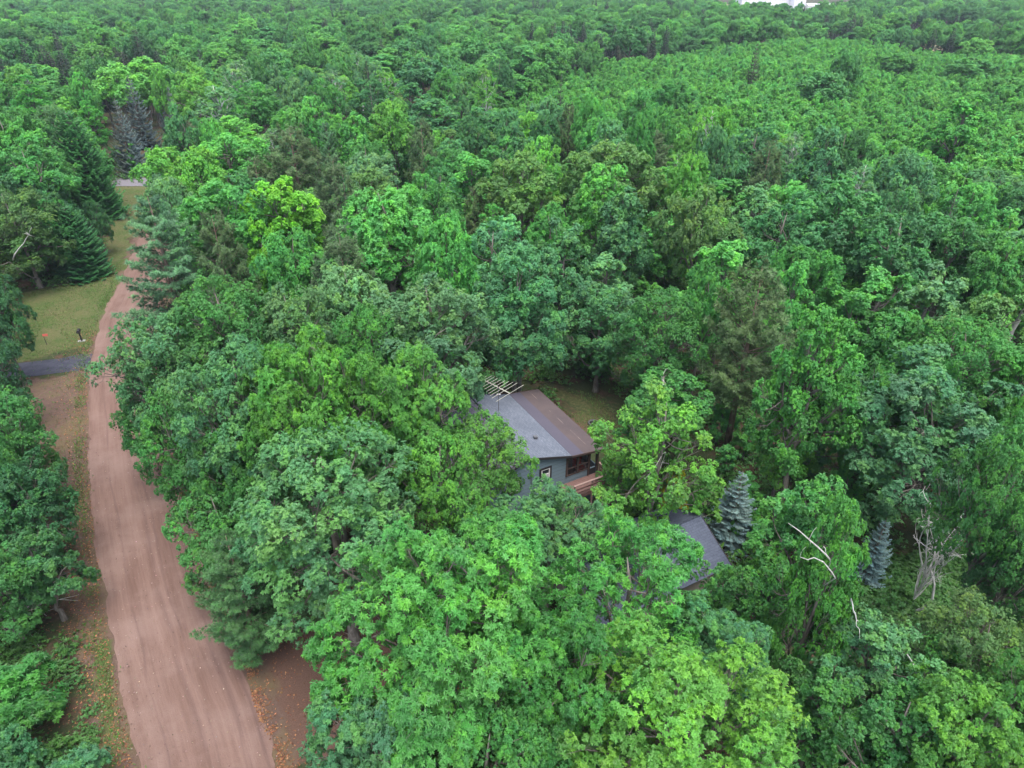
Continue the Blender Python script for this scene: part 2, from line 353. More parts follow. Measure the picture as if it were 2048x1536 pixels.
PR['maple_mid'] = [broadleaf(60 + i, 14, 3.4, 2.5, 56, .85, L=.185, W=.75, tips=.3, gap=.3, **Md) for i in range(3)]
PR['birch_mid'] = [broadleaf(65 + i, 15, 2.6, 4, 40, .8, nsub=7, nr=7, nleaf=6, L=.17, W=.6, tips=.3, gap=.35, sparse=.5, upb=1.2, barkm='bark_birch', kb=5) for i in range(2)]
PR['column_mid'] = [broadleaf(68, 12, 1.9, 1, 60, .6, L=.22, W=.35, tips=.3, gap=.25, upb=2.2, t0=.2, t1=1.0, nsub=7, nr=6, nleaf=6, kb=4)]
PR['spruce'] = [conifer(71, 9, 2.7, step=.5, nb=12, blade=(.16, .2), dens=3.0, pw=.95), conifer(72, 9, 2.4, step=.5, nb=12, blade=(.16, .2), dens=3.0, pw=.9)]
PR['dense_spruce'] = [conifer(73, 14, 3.6, step=.34, nb=13, blade=(.2, .3), dens=2.2, pw=.4)]
PR['red_pine'] = [conifer(74, 14, 3.4, 'red', .5, 8, (.27, .13), 3.4, base=4.5), conifer(75, 14, 3.0, 'red', .5, 8, (.27, .13), 3.4, base=3.5)]
PR['white_pine'] = [conifer(76, 15, 4.3, 'white', .5, 8, (.24, .13), 4.6, base=1.5)]
Fr = dict(nsub=9, nr=8, nleaf=4, kb=3)
PR['far'] = [broadleaf(80 + i, 14, 4.4, 5.5, 40, 1.45, L=.33, W=.75, tips=.25, gap=.28, mat='leaf_far', top=[1, .85, 1.1, .95][i], **Fr) for i in range(4)] + [broadleaf(85, 15, 3, 2.5, 44, .9, L=.42, W=.6, gap=.3, mat='leaf_far', **Fr)]
PR['far_conifer'] = [conifer(88, 15, 3, step=.5, nb=8, blade=(.45, .4), dens=.7, mat='needle_far', pw=.7)]
PR['young'] = [broadleaf(90 + i, 7.5, 1.9, .8, 30, .6, nsub=6, nr=4, nleaf=4, L=.27, W=.65, gap=.35, upb=1.2, tips=.3, mat='leaf_young', kb=3) for i in range(4)]

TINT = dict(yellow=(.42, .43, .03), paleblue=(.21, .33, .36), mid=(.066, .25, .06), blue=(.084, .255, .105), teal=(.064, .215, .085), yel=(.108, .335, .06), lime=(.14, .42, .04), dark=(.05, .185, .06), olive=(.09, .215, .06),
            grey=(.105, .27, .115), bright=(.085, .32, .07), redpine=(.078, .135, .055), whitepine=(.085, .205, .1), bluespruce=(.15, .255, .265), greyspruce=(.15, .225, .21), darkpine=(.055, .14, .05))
KIND = {'oak': 'oak_tree', 'hickory': 'hickory_tree', 'open': 'broadleaf_tree', 'maple': 'maple_tree', 'young': 'maple_tree', 'birch': 'birch_tree', 'column': 'aspen_tree', 'spruce': 'spruce_tree',
        'dense': 'spruce_tree', 'red': 'red_pine_tree', 'white': 'white_pine_tree', 'bush': 'bush'}
rngT = np.random.default_rng(5)
TREES = []      # (x, y, radius, height)
def plant(proto, x, y, r, h, tint, label, group, var=None, rz=None, name=None):
    ps = PR[proto]; p = ps[(var if var is not None else rngT.integers(len(ps))) % len(ps)]
    nm = name or KIND[proto.split('_')[0]]
    root = empty(nm, (x, y, 0), rngT.uniform(0, 6.28) if rz is None else rz, label, nm.replace('_', ' ') if nm != 'broadleaf_tree' else 'tree', group)
    s = r / p['R']; root.scale = (s, s * rngT.uniform(.92, 1.08), h / p['H'])
    c = link(bpy.data.objects.new('crown', p['crown'])); c.parent = root
    v = rngT.uniform(.93, 1.07); tc = TINT[tint]
    v *= 1.2 if proto.endswith('_mid') else (.93 if proto in ('hickory_near', 'open_near', 'maple_near') else 1.0)
    c.color = (tc[0] * v * rngT.uniform(.93, 1.07), tc[1] * v, tc[2] * v * rngT.uniform(.9, 1.1), 1)
    t = link(bpy.data.objects.new('trunk', p['trunk'])); t.parent = root
    TREES.append((x, y, r, h, label)); return root
def tree_px(proto, cx, cy_, wpx, h, tint, label, group='trees around the cabin and road', **k):
    """crown centre (cx, cy_) and crown width in photograph pixels, height in metres"""
    p = PR[proto][0]; zc = p['zc'] / p['H'] * h
    P = at(cx, cy_, zc); fw = proj(P)[2]
    return plant(proto, P[0], P[1], wpx / 2 * fw / F, h, tint, label, group, **k)

# ------------------------------------------------------------------ ground with painted zones of real cover (grass, bare soil, litter)
def poly_sd(X, Y, poly):
    """signed distance to polygon, positive inside"""
    p = np.asarray(poly)[:, :2]; q = np.roll(p, -1, axis=0); d = np.full(X.shape, 1e9); ins = np.zeros(X.shape, bool)
    for (ax, ay), (bx, by) in zip(p, q):
        ex, ey = bx - ax, by - ay; t = np.clip(((X - ax) * ex + (Y - ay) * ey) / (ex * ex + ey * ey + 1e-9), 0, 1)
        d = np.minimum(d, np.hypot(X - ax - t * ex, Y - ay - t * ey))
        cr = ((ay > Y) != (by > Y)) & (X < (bx - ax) * (Y - ay) / (by - ay + 1e-12) + ax); ins ^= cr
    return np.where(ins, d, -d)
def pxpoly(pts): return [at(x, y)[:2] for x, y in pts]
def smooth(x, a, b):
    t = np.clip((x - a) / (b - a), 0, 1); return t * t * (3 - 2 * t)

ROAD_L = [(-4, -6), (-10.4, 6)] + pxpoly([(275, 1536), (243, 1400), (215, 1250), (195, 1100), (183, 1000), (177, 900), (176, 820), (178, 740), (200, 640), (235, 575), (250, 540)]) + [(-50.6, 88), (-54.5, 100), (-61.5, 120), (-63, 124)]
ROAD_L = np.array([np.array(p)[:2] for p in ROAD_L])
dl = np.gradient(ROAD_L, axis=0); dl /= np.linalg.norm(dl, axis=1)[:, None]; nr_ = np.stack([dl[:, 1], -dl[:, 0]], 1)
ROAD_C = ROAD_L + nr_ * 2.75
def dist_line(X, Y, P):
    d = np.full(np.shape(X), 1e9)
    for (ax, ay), (bx, by) in zip(P[:-1], P[1:]):
        ex, ey = bx - ax, by - ay; t = np.clip(((X - ax) * ex + (Y - ay) * ey) / (ex * ex + ey * ey), 0, 1)
        d = np.minimum(d, np.hypot(X - ax - t * ex, Y - ay - t * ey))
    return d
LAWN = pxpoly([(0, 720), (40, 590), (180, 560), (245, 520), (235, 590), (190, 690), (30, 728)])
STRIP = pxpoly([(200, 545), (222, 430), (228, 362), (300, 362), (300, 440), (262, 470), (250, 540)])
YARD = pxpoly([(1085, 770), (1200, 790), (1260, 860), (1280, 1010), (1190, 1010), (1180, 900)])
BARE = [(pxpoly([(640, 1320)])[0], 6.0), (at(1168, 852)[:2], 1.7), (at(560, 1380)[:2], 5.0)]
SHOULDER = pxpoly([(20, 765), (178, 745), (176, 820), (190, 1050), (215, 1250), (280, 1540), (205, 1540), (180, 1400), (160, 1250), (145, 1100), (60, 850)])
def axis(lo, hi, step, far):
    a = [lo]; s = step
    while a[-1] > -far: s *= 1.22; a.append(a[-1] - s)
    b = [hi]; s = step
    while b[-1] < far: s *= 1.22; b.append(b[-1] + s)
    return np.array(a[::-1][:-1] + list(np.arange(lo, hi, step)) + b)
gx = axis(-80, 45, .45, 2500); gy = axis(4, 135, .45, 2500); X, Y = np.meshgrid(gx, gy)
rg = np.random.default_rng(3)
wob = .5 * np.sin(X * .9 + 1.3 * np.sin(Y * .7)) + .35 * np.sin(Y * 1.7 + X * .6) + .25 * np.sin(X * 2.9 - Y * 2.3)
grass = np.maximum(smooth(poly_sd(X, Y, LAWN) + wob, -1.2, 1.2), smooth(poly_sd(X, Y, STRIP) + wob, -.8, .8))
yard = smooth(poly_sd(X, Y, YARD) + wob, -1.5, 1.5)
grass = np.maximum(grass, yard * .55)
rd = dist_line(X, Y, ROAD_C)
dirt = smooth(poly_sd(X, Y, SHOULDER) + wob * .6, -1.0, 1.0)
dirt = np.maximum(dirt, smooth(-rd + wob * .5, -4.8, -3.0))
lx, ly = at(212, 1290)[:2]; lx2, ly2 = at(262, 1536)[:2]
side = dist_line(X, Y, np.array([(lx - .2, ly), ((lx + lx2) / 2 - .55, (ly + ly2) / 2), (lx2 - .5, ly2 - 1)]))
grass = np.maximum(grass, smooth(-side - .12 * wob, -.75, -.15) * .8)
bare = np.zeros_like(X)
for (bx, by), br in BARE: bare = np.maximum(bare, smooth(-np.hypot(X - bx, Y - by) + wob * .8, -br - .8, -br + 1.2))
Z = np.where(rd < 3.0, -.03, 0) + .03 * wob * (rd > 4) * (np.abs(X) < 80)
gv = MB(); nxg, nyg = len(gx), len(gy)
ii, jj = np.meshgrid(np.arange(nyg - 1), np.arange(nxg - 1), indexing='ij')
gq = np.stack([ii * nxg + jj, ii * nxg + jj + 1, (ii + 1) * nxg + jj + 1, (ii + 1) * nxg + jj], -1).reshape(-1, 4)
gv.add(np.stack([X, Y, Z], -1).reshape(-1, 3), gq, None, np.stack([grass.ravel(), dirt.ravel(), bare.ravel()], 1))
m, t = newmat('forest_floor')
a = nd(t, 'Attribute', attribute_name='leafcol'); sx = nd(t, 'SeparateColor'); t.links.new(a.outputs['Color'], sx.inputs[0])
n1 = noise(t, .35, 6, .65); n2 = noise(t, 3.0, 6, .7); n3 = noise(t, 18, 4, .7)
floor_c = mixc(t, ramp(t, n2, [(.35, 0.), (.65, 1.)]), (.06, .038, .025), (.13, .078, .055))
floor_c = mixc(t, ramp(t, n1, [(.40, 0.), (.52, .8)]), floor_c, (.028, .06, .02))
floor_c = mixc(t, ramp(t, n3, [(.55, 0.), (.75, .6)]), floor_c, (.18, .11, .08))
dirt_c = mixc(t, ramp(t, n2, [(.3, 0.), (.7, 1.)]), (.105, .066, .052), (.158, .106, .085))
dirt_c = mixc(t, ramp(t, n1, [(.45, 0.), (.62, .6)]), dirt_c, (.15, .125, .055))
dirt_c = mixc(t, ramp(t, n3, [(.5, 0.), (.7, .5)]), dirt_c, (.11, .065, .052))
grass_c = mixc(t, ramp(t, n1, [(.4, 0.), (.6, 1.)]), (.052, .078, .025), (.105, .092, .047))
grass_c = mixc(t, ramp(t, n3, [(.3, 0.), (.7, .5)]), grass_c, (.09, .15, .03))
grass_c = mixc(t, ramp(t, n2, [(.48, 0.), (.7, .55)]), grass_c, (.18, .135, .085))
bare_c = mixc(t, ramp(t, n3, [(.3, 0.), (.7, 1.)]), (.10, .055, .042), (.165, .1, .075))
def edge(fac):
    ad = nd(t, 'Math', operation='ADD'); t.links.new(fac, ad.inputs[0])
    mm = nd(t, 'Math', operation='MULTIPLY_ADD'); t.links.new(n2, mm.inputs[0]); mm.inputs[1].default_value = .9; mm.inputs[2].default_value = -.45
    t.links.new(mm.outputs[0], ad.inputs[1]); return ramp(t, ad.outputs[0], [(.35, 0.), (.65, 1.)])
c = mixc(t, edge(sx.outputs[2]), floor_c, bare_c); c = mixc(t, edge(sx.outputs[1]), c, dirt_c); c = mixc(t, edge(sx.outputs[0]), c, grass_c)
n5 = noise(t, 40, 4, .8); c = mixc(t, ramp(t, n5, [(.3, .55), (.5, 0.)]), c, (.045, .035, .025)); c = mixc(t, ramp(t, n5, [(.56, 0.), (.8, .45)]), c, (.26, .19, .14))
finish(t, c, .95, n5, .8, .05, .1)
g = gv.build('ground', m, color='zone', smooth=True); tag(g, kind='structure')

# ------------------------------------------------------------------ roads
def road_sheet(name, left, width, z, mat, nacross=14, rag=.4, step=.5):
    left = np.asarray(left, float); s = np.r_[0, np.cumsum(np.linalg.norm(np.diff(left, axis=0), axis=1))]
    tt = np.arange(0, s[-1], step); P = np.stack([np.interp(tt, s, left[:, i]) for i in (0, 1)], 1)
    for _ in range(6): P[1:-1] = (P[:-2] + P[1:-1] * 2 + P[2:]) / 4
    d = np.gradient(P, axis=0); d /= np.linalg.norm(d, axis=1)[:, None]; n = np.stack([d[:, 1], -d[:, 0]], 1)
    rr = np.random.default_rng(8); e0 = np.convolve(rr.normal(0, 1, len(tt) + 4), np.ones(5) / 5, 'valid') * rag * .6; e1 = np.convolve(rr.normal(0, 1, len(tt) + 4), np.ones(5) / 5, 'valid') * rag
    u = np.linspace(0, 1, nacross); off = e0[:, None] * (1 - u) + e1[:, None] * u + width * u
    V = P[:, None] + n[:, None] * off[..., None]; zz = z + .05 * np.sin(u * math.pi)[None].repeat(len(tt), 0) - .015 * (np.cos(u * math.pi * 4) < -.6)
    i, j = np.meshgrid(np.arange(len(tt) - 1), np.arange(nacross - 1), indexing='ij')
    q = np.stack([i * nacross + j, i * nacross + j + 1, (i + 1) * nacross + j + 1, (i + 1) * nacross + j], -1).reshape(-1, 4)
    mb = MB(); mb.add(np.concatenate([V, zz[..., None]], 2).reshape(-1, 3), q); me = mb.mesh(name, mat, smooth=True)
    uv = me.uv_layers.new(name='UVMap'); vi = np.zeros(len(me.loops), np.int32); me.loops.foreach_get('vertex_index', vi)
    uu = np.stack([off.ravel()[vi], tt[vi // nacross]], 1); uv.data.foreach_set('uv', uu.astype(np.float32).ravel())
    o = link(bpy.data.objects.new(name, me)); return tag(o, kind='structure')
m, t = newmat('red_dirt')
ns = noise(t, 1.0, 7, .7, mapping(t, (1.5, .09, 1), src='UV'), .12); nf = noise(t, 1.0, 6, .65, mapping(t, (9, .35, 1), src='UV')); nb_ = noise(t, .25, 4); ng_ = noise(t, 14, 5, .75)
c = mixc(t, ramp(t, ns, [(.33, 0.), (.67, 1.)]), (.125, .075, .06), (.205, .133, .11))
c = mixc(t, ramp(t, nf, [(.5, 0.), (.74, .55)]), c, (.14, .08, .065))
c = mixc(t, ramp(t, nb_, [(.45, 0.), (.65, .5)]), c, (.25, .175, .152))
c = mixc(t, ramp(t, ng_, [(.52, 0.), (.72, .35)]), c, (.13, .075, .06))
uvn = nd(t, 'TexCoord'); su = nd(t, 'SeparateXYZ'); t.links.new(uvn.outputs['UV'], su.inputs[0])
wv = noise(t, 1.0, 3, .5, mapping(t, (0, .12, 0), src='UV'))
ad = nd(t, 'Math', operation='MULTIPLY_ADD'); t.links.new(wv, ad.inputs[0]); ad.inputs[1].default_value = .8; t.links.new(su.outputs[0], ad.inputs[2])
for pos, wd_, st in ((1.35, .10, .35), (2.9, .22, .32), (3.35, .12, .4), (4.6, .3, .4), (5.35, .15, .5)):
    sb = nd(t, 'Math', operation='SUBTRACT'); t.links.new(ad.outputs[0], sb.inputs[0]); sb.inputs[1].default_value = pos + .4
    ab = nd(t, 'Math', operation='ABSOLUTE'); t.links.new(sb.outputs[0], ab.inputs[0])
    mk = ramp(t, ab.outputs[0], [(0.0, 1.0), (wd_, 0.0)])
    mu = nd(t, 'Math', operation='MULTIPLY'); t.links.new(mk, mu.inputs[0]); t.links.new(ramp(t, noise(t, 1.0, 5, .7, mapping(t, (2.5, .22, 1), src='UV')), [(.38, 0.), (.56, min(.75, st * 1.35))]), mu.inputs[1])
    c = mixc(t, mu.outputs[0], c, (.10, .062, .056))
ngr = noise(t, 45, 3, .8); c = mixc(t, ramp(t, ngr, [(.3, .35), (.5, 0.)]), c, (.13, .08, .065)); c = mixc(t, ramp(t, ngr, [(.55, 0.), (.8, .4)]), c, (.30, .21, .18))
finish(t, c, .93, ng_, .6, .05, .12)
road_sheet('dirt_road', ROAD_L, 5.5, .012, m)
m, t = newmat('driveway_asphalt')
n1 = noise(t, 1.2, 6, .7); n2 = noise(t, 25, 4, .7)
c = mixc(t, ramp(t, n1, [(.35, 0.), (.7, 1.)]), (.035, .036, .052), (.065, .066, .09)); c = mixc(t, ramp(t, n2, [(.6, 0.), (.8, .5)]), c, (.2, .18, .18))
finish(t, c, .85, n2, .4, .01)
dv = [at(178, 737)[:2], at(100, 750)[:2], at(30, 757)[:2], at(-80, 775)[:2], at(-300, 800)[:2]]
road_sheet('driveway', dv, 3.1, .02, m, 6, .25, .4)
m, t = newmat('old_asphalt')
n1 = noise(t, .6, 6, .7, mapping(t, (1, 4, 1)))
finish(t, mixc(t, n1, (.13, .12, .135), (.2, .185, .205)), .85, n1, .2, .01)
road_sheet('paved_road', [(-140, 123.4), (-90, 124.0), (-50, 124.5), (20, 126)][::-1], -5.5, .03, m, 5, .12, 1.0)

# ------------------------------------------------------------------ cabin
HO = np.array([1.01, 34.34]); HA = math.atan2(.479, .878)
M['siding'] = None
m, t = newmat('blue_grey_lap_siding')
wz = nd(t, 'TexCoord'); sp_ = nd(t, 'SeparateXYZ'); t.links.new(wz.outputs['Object'], sp_.inputs[0])
mo = nd(t, 'Math', operation='MODULO'); mu = nd(t, 'Math', operation='MULTIPLY'); t.links.new(sp_.outputs[2], mu.inputs[0]); mu.inputs[1].default_value = 1 / .3
t.links.new(mu.outputs[0], mo.inputs[0]); mo.inputs[1].default_value = 1.0
line = ramp(t, mo.outputs[0], [(0.0, 1.0), (.10, 0.0)]); nz = noise(t, 4, 6, .7, mapping(t, (1, 1, 6)))
c = mixc(t, nz, (.15, .215, .255), (.21, .28, .325)); c = mixc(t, line, c, (.06, .08, .09))
finish(t, c, .75, mo.outputs[0], .6, .03); M['siding'] = m
def shingle(name, a_, b_, course=.14, streak=(.5, 8), dark=.5):
    m, t = newmat(name)
    tb_ = nd(t, 'TexBrick'); t.links.new(mapping(t, (1, 1, 1), src='UV'), tb_.inputs['Vector'])
    tb_.inputs['Color1'].default_value = (*a_, 1); tb_.inputs['Color2'].default_value = (*b_, 1); tb_.inputs['Mortar'].default_value = (*[x * dark for x in a_], 1)
    tb_.inputs['Scale'].default_value = 1.0; tb_.inputs['Brick Width'].default_value = .33; tb_.inputs['Row Height'].default_value = course; tb_.inputs['Mortar Size'].default_value = .012; tb_.inputs['Bias'].default_value = 0
    n = noise(t, 10, 6, .75); n0 = noise(t, .6, 4)
    c = mixc(t, ramp(t, n, [(.35, .0), (.7, .6)]), tb_.outputs[0], tuple(min(1, x * 1.5) for x in b_))
    c = mixc(t, ramp(t, n0, [(.4, 0.), (.65, .3)]), c, tuple(x * .7 for x in a_))
    finish(t, c, .9, n, .4, .01, .2); return m
M['shingle'] = shingle('grey_blue_shingles', (.09, .105, .135), (.14, .155, .19))
M['shingle_dark'] = shingle('worn_dark_shingles', (.085, .085, .115), (.14, .135, .17), .2, dark=.3)
M['roll'] = None
m, t = newmat('brown_roll_roofing')
n0 = noise(t, .8, 5); n1 = noise(t, 30, 4, .8)
tc = nd(t, 'TexCoord'); s2 = nd(t, 'SeparateXYZ'); t.links.new(tc.outputs['Object'], s2.inputs[0])
c = mixc(t, ramp(t, n0, [(.3, 0.), (.7, 1.)]), (.072, .058, .062), (.096, .074, .073))
# the strip beside the old roof is a bluer roll
sb = nd(t, 'Math', operation='ADD'); t.links.new(s2.outputs[0], sb.inputs[0]); t.links.new(noise(t, .5, 3), sb.inputs[1])
c = mixc(t, ramp(t, sb.outputs[0], [(0.0, 0.), (1.0, 0.)]), c, (.1, .1, .13))
lt = nd(t, 'Math', operation='LESS_THAN'); t.links.new(s2.outputs[0], lt.inputs[0]); lt.inputs[1].default_value = 4.25
c = mixc(t, lt.outputs[0], c, mixc(t, n0, (.068, .065, .09), (.092, .084, .11)))
sm = nd(t, 'Math', operation='SUBTRACT'); t.links.new(s2.outputs[0], sm.inputs[0]); sm.inputs[1].default_value = 5.0
sa = nd(t, 'Math', operation='ABSOLUTE'); t.links.new(sm.outputs[0], sa.inputs[0])
mk = nd(t, 'Math', operation='MULTIPLY'); t.links.new(ramp(t, sa.outputs[0], [(0., 1.), (.03, 0.)]), mk.inputs[0]); t.links.new(ramp(t, noise(t, 1.3, 3), [(.48, 0.), (.62, .7)]), mk.inputs[1])
c = mixc(t, mk.outputs[0], c, (.32, .25, .22))
c = mixc(t, ramp(t, n1, [(.5, 0.), (.75, .35)]), c, (.17, .135, .125))
finish(t, c, .9, n1, .3, .006, .2); M['roll'] = m
M['trim_dark'] = plain('dark_trim_paint', (.03, .028, .03)); M['trim_brown'] = plain('brown_trim_paint', (.07, .045, .038)); M['white'] = plain('white_paint', (.7, .68, .66), .6, .08)
M['deck'] = plain('weathered_red_deck_boards', (.19, .11, .095), .8, .3, 6); M['rail'] = plain('faded_cedar_rail', (.3, .2, .17), .8, .2, 6)
M['alu'] = plain('aluminium_tube', (.44, .43, .35), .5, .1, 8, .5, .15); M['steel'] = plain('dull_steel', (.18, .18, .19), .5, .3, 8, .5, .6)
M['red'] = plain('red_fabric', (.62, .05, .03), .8, .3, 8); M['concrete'] = plain('concrete', (.3, .29, .27), .9, .2, 4)
m, t = newmat('window_glass'); p = finish(t, (.03, .035, .04), .12, spec=.6); M['glass'] = m
m, t = newmat('insect_screen'); p = finish(t, (.035, .033, .035), .7); p.inputs['Alpha'].default_value = .3; M['screen'] = m
M['curtain'] = plain('pale_curtain', (.45, .42, .44), .9, .15, 5)

cab = empty('cabin', (HO[0], HO[1], 0), HA, 'blue-grey clapboard cabin with grey gable roof and brown-roofed screened porch among the trees', 'house')
LEN = 8.65
def gable_z(a): return 5.7 - .3 * a if a >= 0 else 5.7 + .42 * a
EL = -4.4
# walls: house body up to a = 3.05, open porch bay to a = 5.65
mb = MB(); y0, y1 = .25, LEN - .25; x0, x1 = EL + .35, 3.08; rt = .12
prof = [(x0, 0), (x1, 0), (x1, gable_z(x1) - rt), (0, gable_z(0) - rt), (x0, gable_z(x0) - rt)]
v = [(x, y, z) for y in (y0, y1) for x, z in prof]
mb.add(v, [(0, 1, 6, 5), (1, 2, 7, 6), (2, 3, 8, 7), (3, 4, 9, 8), (4, 0, 5, 9)], [(0, 2, 1), (0, 3, 2), (0, 4, 3), (5, 6, 7), (5, 7, 8), (5, 8, 9)])
wall = mb.build('wall', M['siding'], cab)
def roof_slab(name, pts, th, mat, parent, flip=False, su=1.0):
    """pts: four corners (near inner, near outer, far outer, far inner), slab of thickness th, with uv in metres"""
    P = [np.array(p, float) for p in pts]; nrm = unit(np.cross(P[1] - P[0], P[3] - P[0])); 
    if nrm[2] < 0: nrm = -nrm
    v = P + [p - nrm * th for p in P]; mb = MB(); mb.add(v, [(0, 1, 2, 3), (7, 6, 5, 4), (0, 4, 5, 1), (1, 5, 6, 2), (2, 6, 7, 3), (3, 7, 4, 0)])
    me = mb.mesh(name, mat); uv = me.uv_layers.new(name='UVMap')
    A = unit(P[3] - P[0]); B = unit(P[1] - P[0])
    for l in me.loops:
        c = np.array(me.vertices[l.vertex_index].co) - P[0]; uv.data[l.index].uv = (float(c @ A), float(c @ B))
    o = link(bpy.data.objects.new(name, me)); o.parent = parent; return o
rm = roof_slab('roof', [(.0, 0, 5.7), (3.33, 0, 4.7), (3.33, LEN, 4.7), (.0, LEN, 5.7)], .09, M['shingle'], cab); rm['label'] = 'light grey-blue shingled slope beside the brown porch roof'
rl_ = roof_slab('roof', [(-.004, 0, 5.7), (EL, 0, gable_z(EL)), (EL, LEN, gable_z(EL)), (-.004, LEN, 5.7)], .09, M['shingle_dark'], cab); rl_['label'] = 'darker striped shingled slope half hidden under the oak leaves'
rp = roof_slab('porch_roof', [(3.334, -.02, 4.712), (5.86, -.02, 4.40), (5.86, LEN + .02, 4.40), (3.334, LEN + .02, 4.712)], .1, M['roll'], cab)
mb = MB(); mb.tube([(0, -.01, 5.71), (0, LEN + .01, 5.71)], .06, 8); mb.build('ridge_cap', M['shingle'], rm, smooth=True)
for yy in (-.035, LEN + .035):
    mb = MB(); mb.bar((EL, yy, gable_z(EL) - .06), (0, yy, 5.64), .05, .16); mb.bar((0, yy, 5.64), (3.33, yy, 4.64), .05, .16)
    mb.build('fascia', M['trim_dark'], cab)
for yy in (-.055, LEN + .055): mb = MB(); mb.bar((3.33, yy, 4.645), (5.86, yy, 4.335), .05, .15); mb.build('fascia', M['trim_brown'], rp)
mb = MB(); mb.bar((5.885, -.05, 4.33), (5.885, LEN + .05, 4.33), .04, .14); mb.build('fascia', M['trim_brown'], rp)
# vents on the roof
for (a, b, s) in ((-.5 + .9, 8.1, .28), (1.9, 2.3, .2)):
    z = gable_z(a); mb = MB(); mb.box(a - s / 2, a + s / 2, b - s / 2, b + s / 2, z - .1, z + .16); mb.bar((a - s * .65, b, z + .19), (a + s * .65, b, z + .15), s * 1.3, .04)
    mb.build('roof_vent', M['steel'], rm)
# gable windows
def window(parent, a, z, wd, h, y, curtain=True):
    mb = MB(); f = .06
    for s_ in (-1, 1): mb.box(a + s_ * wd / 2 - f, a + s_ * wd / 2 + f, y - .07, y - .002, z - h / 2 - f, z + h / 2 + f)
    mb.box(a - wd / 2 + f, a + wd / 2 - f, y - .067, y - .002, z + h / 2 - f, z + h / 2 + f); mb.box(a - wd / 2 + f, a + wd / 2 - f, y - .067, y - .002, z - h / 2 - f, z - h / 2 + f)
    wnd = mb.build('window', M['trim_dark'], parent)
    mb = MB(); i = .035; hw = wd / 2 - f; hh = h / 2 - f
    for s_ in (-1, 1): mb.box(a + s_ * (hw - i) - i, a + s_ * (hw - i) + i, y - .052, y - .004, z - hh, z + hh)
    for k in (-1, 0, 1): mb.box(a - hw + 2 * i, a + hw - 2 * i, y - .05, y - .005, z + k * (hh - i) - i, z + k * (hh - i) + i)
    mb.build('sash', M['white'], wnd)
    mb = MB(); mb.box(a - hw + 2 * i, a + hw - 2 * i, y - .02, y - .012, z - hh + 2 * i, z + hh - 2 * i); mb.build('pane', M['glass'], wnd)
    mb = MB(); mb.box(a - hw + 2 * i, a + hw - 2 * i, y - .03, y - .024, z - hh + 2 * i, z - i)
    mb.build('blind', M['curtain'], wnd)
window(cab, 1.47, 3.72, .78, 1.0, .25); window(cab, -.85, 3.6, .78, 1.0, .25)
mb = MB(); mb.tube([(.35, .22, 5.4), (.36, .21, 4.2), (.42, .21, 2.9), (.42, .21, 1.2)], .022, 6); mb.box(.36, .52, .14, .249, 3.95, 4.15); mb.build('conduit', M['steel'], cab)
# porch: knee wall, corner boards, screens, posts
prch = empty('porch', (0, 0, 0)); prch.parent = cab
FZ = 2.3
mb = MB(); mb.box(3.083, 5.68, .25, .31, 0, FZ + .55); mb.box(5.62, 5.68, .313, LEN - .25, 0, FZ + .55); mb.build('knee_wall', M['siding'], prch)
mb = MB(); mb.box(3.083, 5.617, .315, LEN - .25, FZ - .12, FZ); mb.build('floor', M['deck'], prch)
for a in (3.14, 4.02, 4.92, 5.64):
    zt = 4.712 - .1235 * (a - 3.334) - .13; mb = MB(); mb.box(a - .07, a + .07, .2, .34, FZ + (0 if a > 4.9 else .553), zt); mb.build('post', M['trim_brown'], prch)
mb = MB(); mb.bar((3.1, .27, 4.47), (5.64, .27, 4.2), .1, .34); mb.box(3.21, 4.85, .213, .33, 3.42, 3.47); mb.box(3.21, 4.85, .216, .33, FZ + .553, FZ + .62); mb.build('frame', M['trim_brown'], prch)
for b in (1.6, 3.0, 4.4, 5.8, 7.2, 8.34):
    mb = MB(); mb.box(5.58, 5.7, b - .06, b + .06, FZ + .553, 4.2); mb.build('post', M['trim_brown'], prch)
mb = MB(); mb.bar((5.64, .35, 4.22), (5.64, LEN - .25, 4.22), .1, .2); mb.build('beam', M['trim_brown'], prch)
mb = MB(); mb.box(3.215, 3.945, .268, .272, FZ + .625, 3.415); mb.box(3.215, 3.945, .268, .272, 3.475, 4.30); mb.build('screen', M['screen'], prch)
mb = MB(); mb.box(4.095, 4.845, .268, .272, FZ + .625, 3.415); mb.box(4.095, 4.845, .268, .272, 3.475, 4.22); mb.build('screen', M['screen'], prch)
for a, sg in ((3.25, 1), (4.12, 1)):
    mb = MB(); n = 7; pts = [(a + i * .1, .33, 4.32 - .0) for i in range(n + 1)]
    for i in range(n): mb.add([(a + i * .1, .33, 4.34), (a + i * .1 + .1, .33, 4.33), (a + i * .1 + .05, .345, 4.12 - .05 * (i % 2))], None, [(0, 1, 2)])
    mb.build('valance', M['curtain'], prch)
mb = MB(); mb.box(4.98, 5.55, .24, .28, FZ, FZ + .5); mb.box(4.98, 5.05, .24, .28, FZ + .502, 4.15); mb.box(5.49, 5.55, .24, .28, FZ + .502, 4.12); dr = mb.build('door', M['trim_dark'], prch)
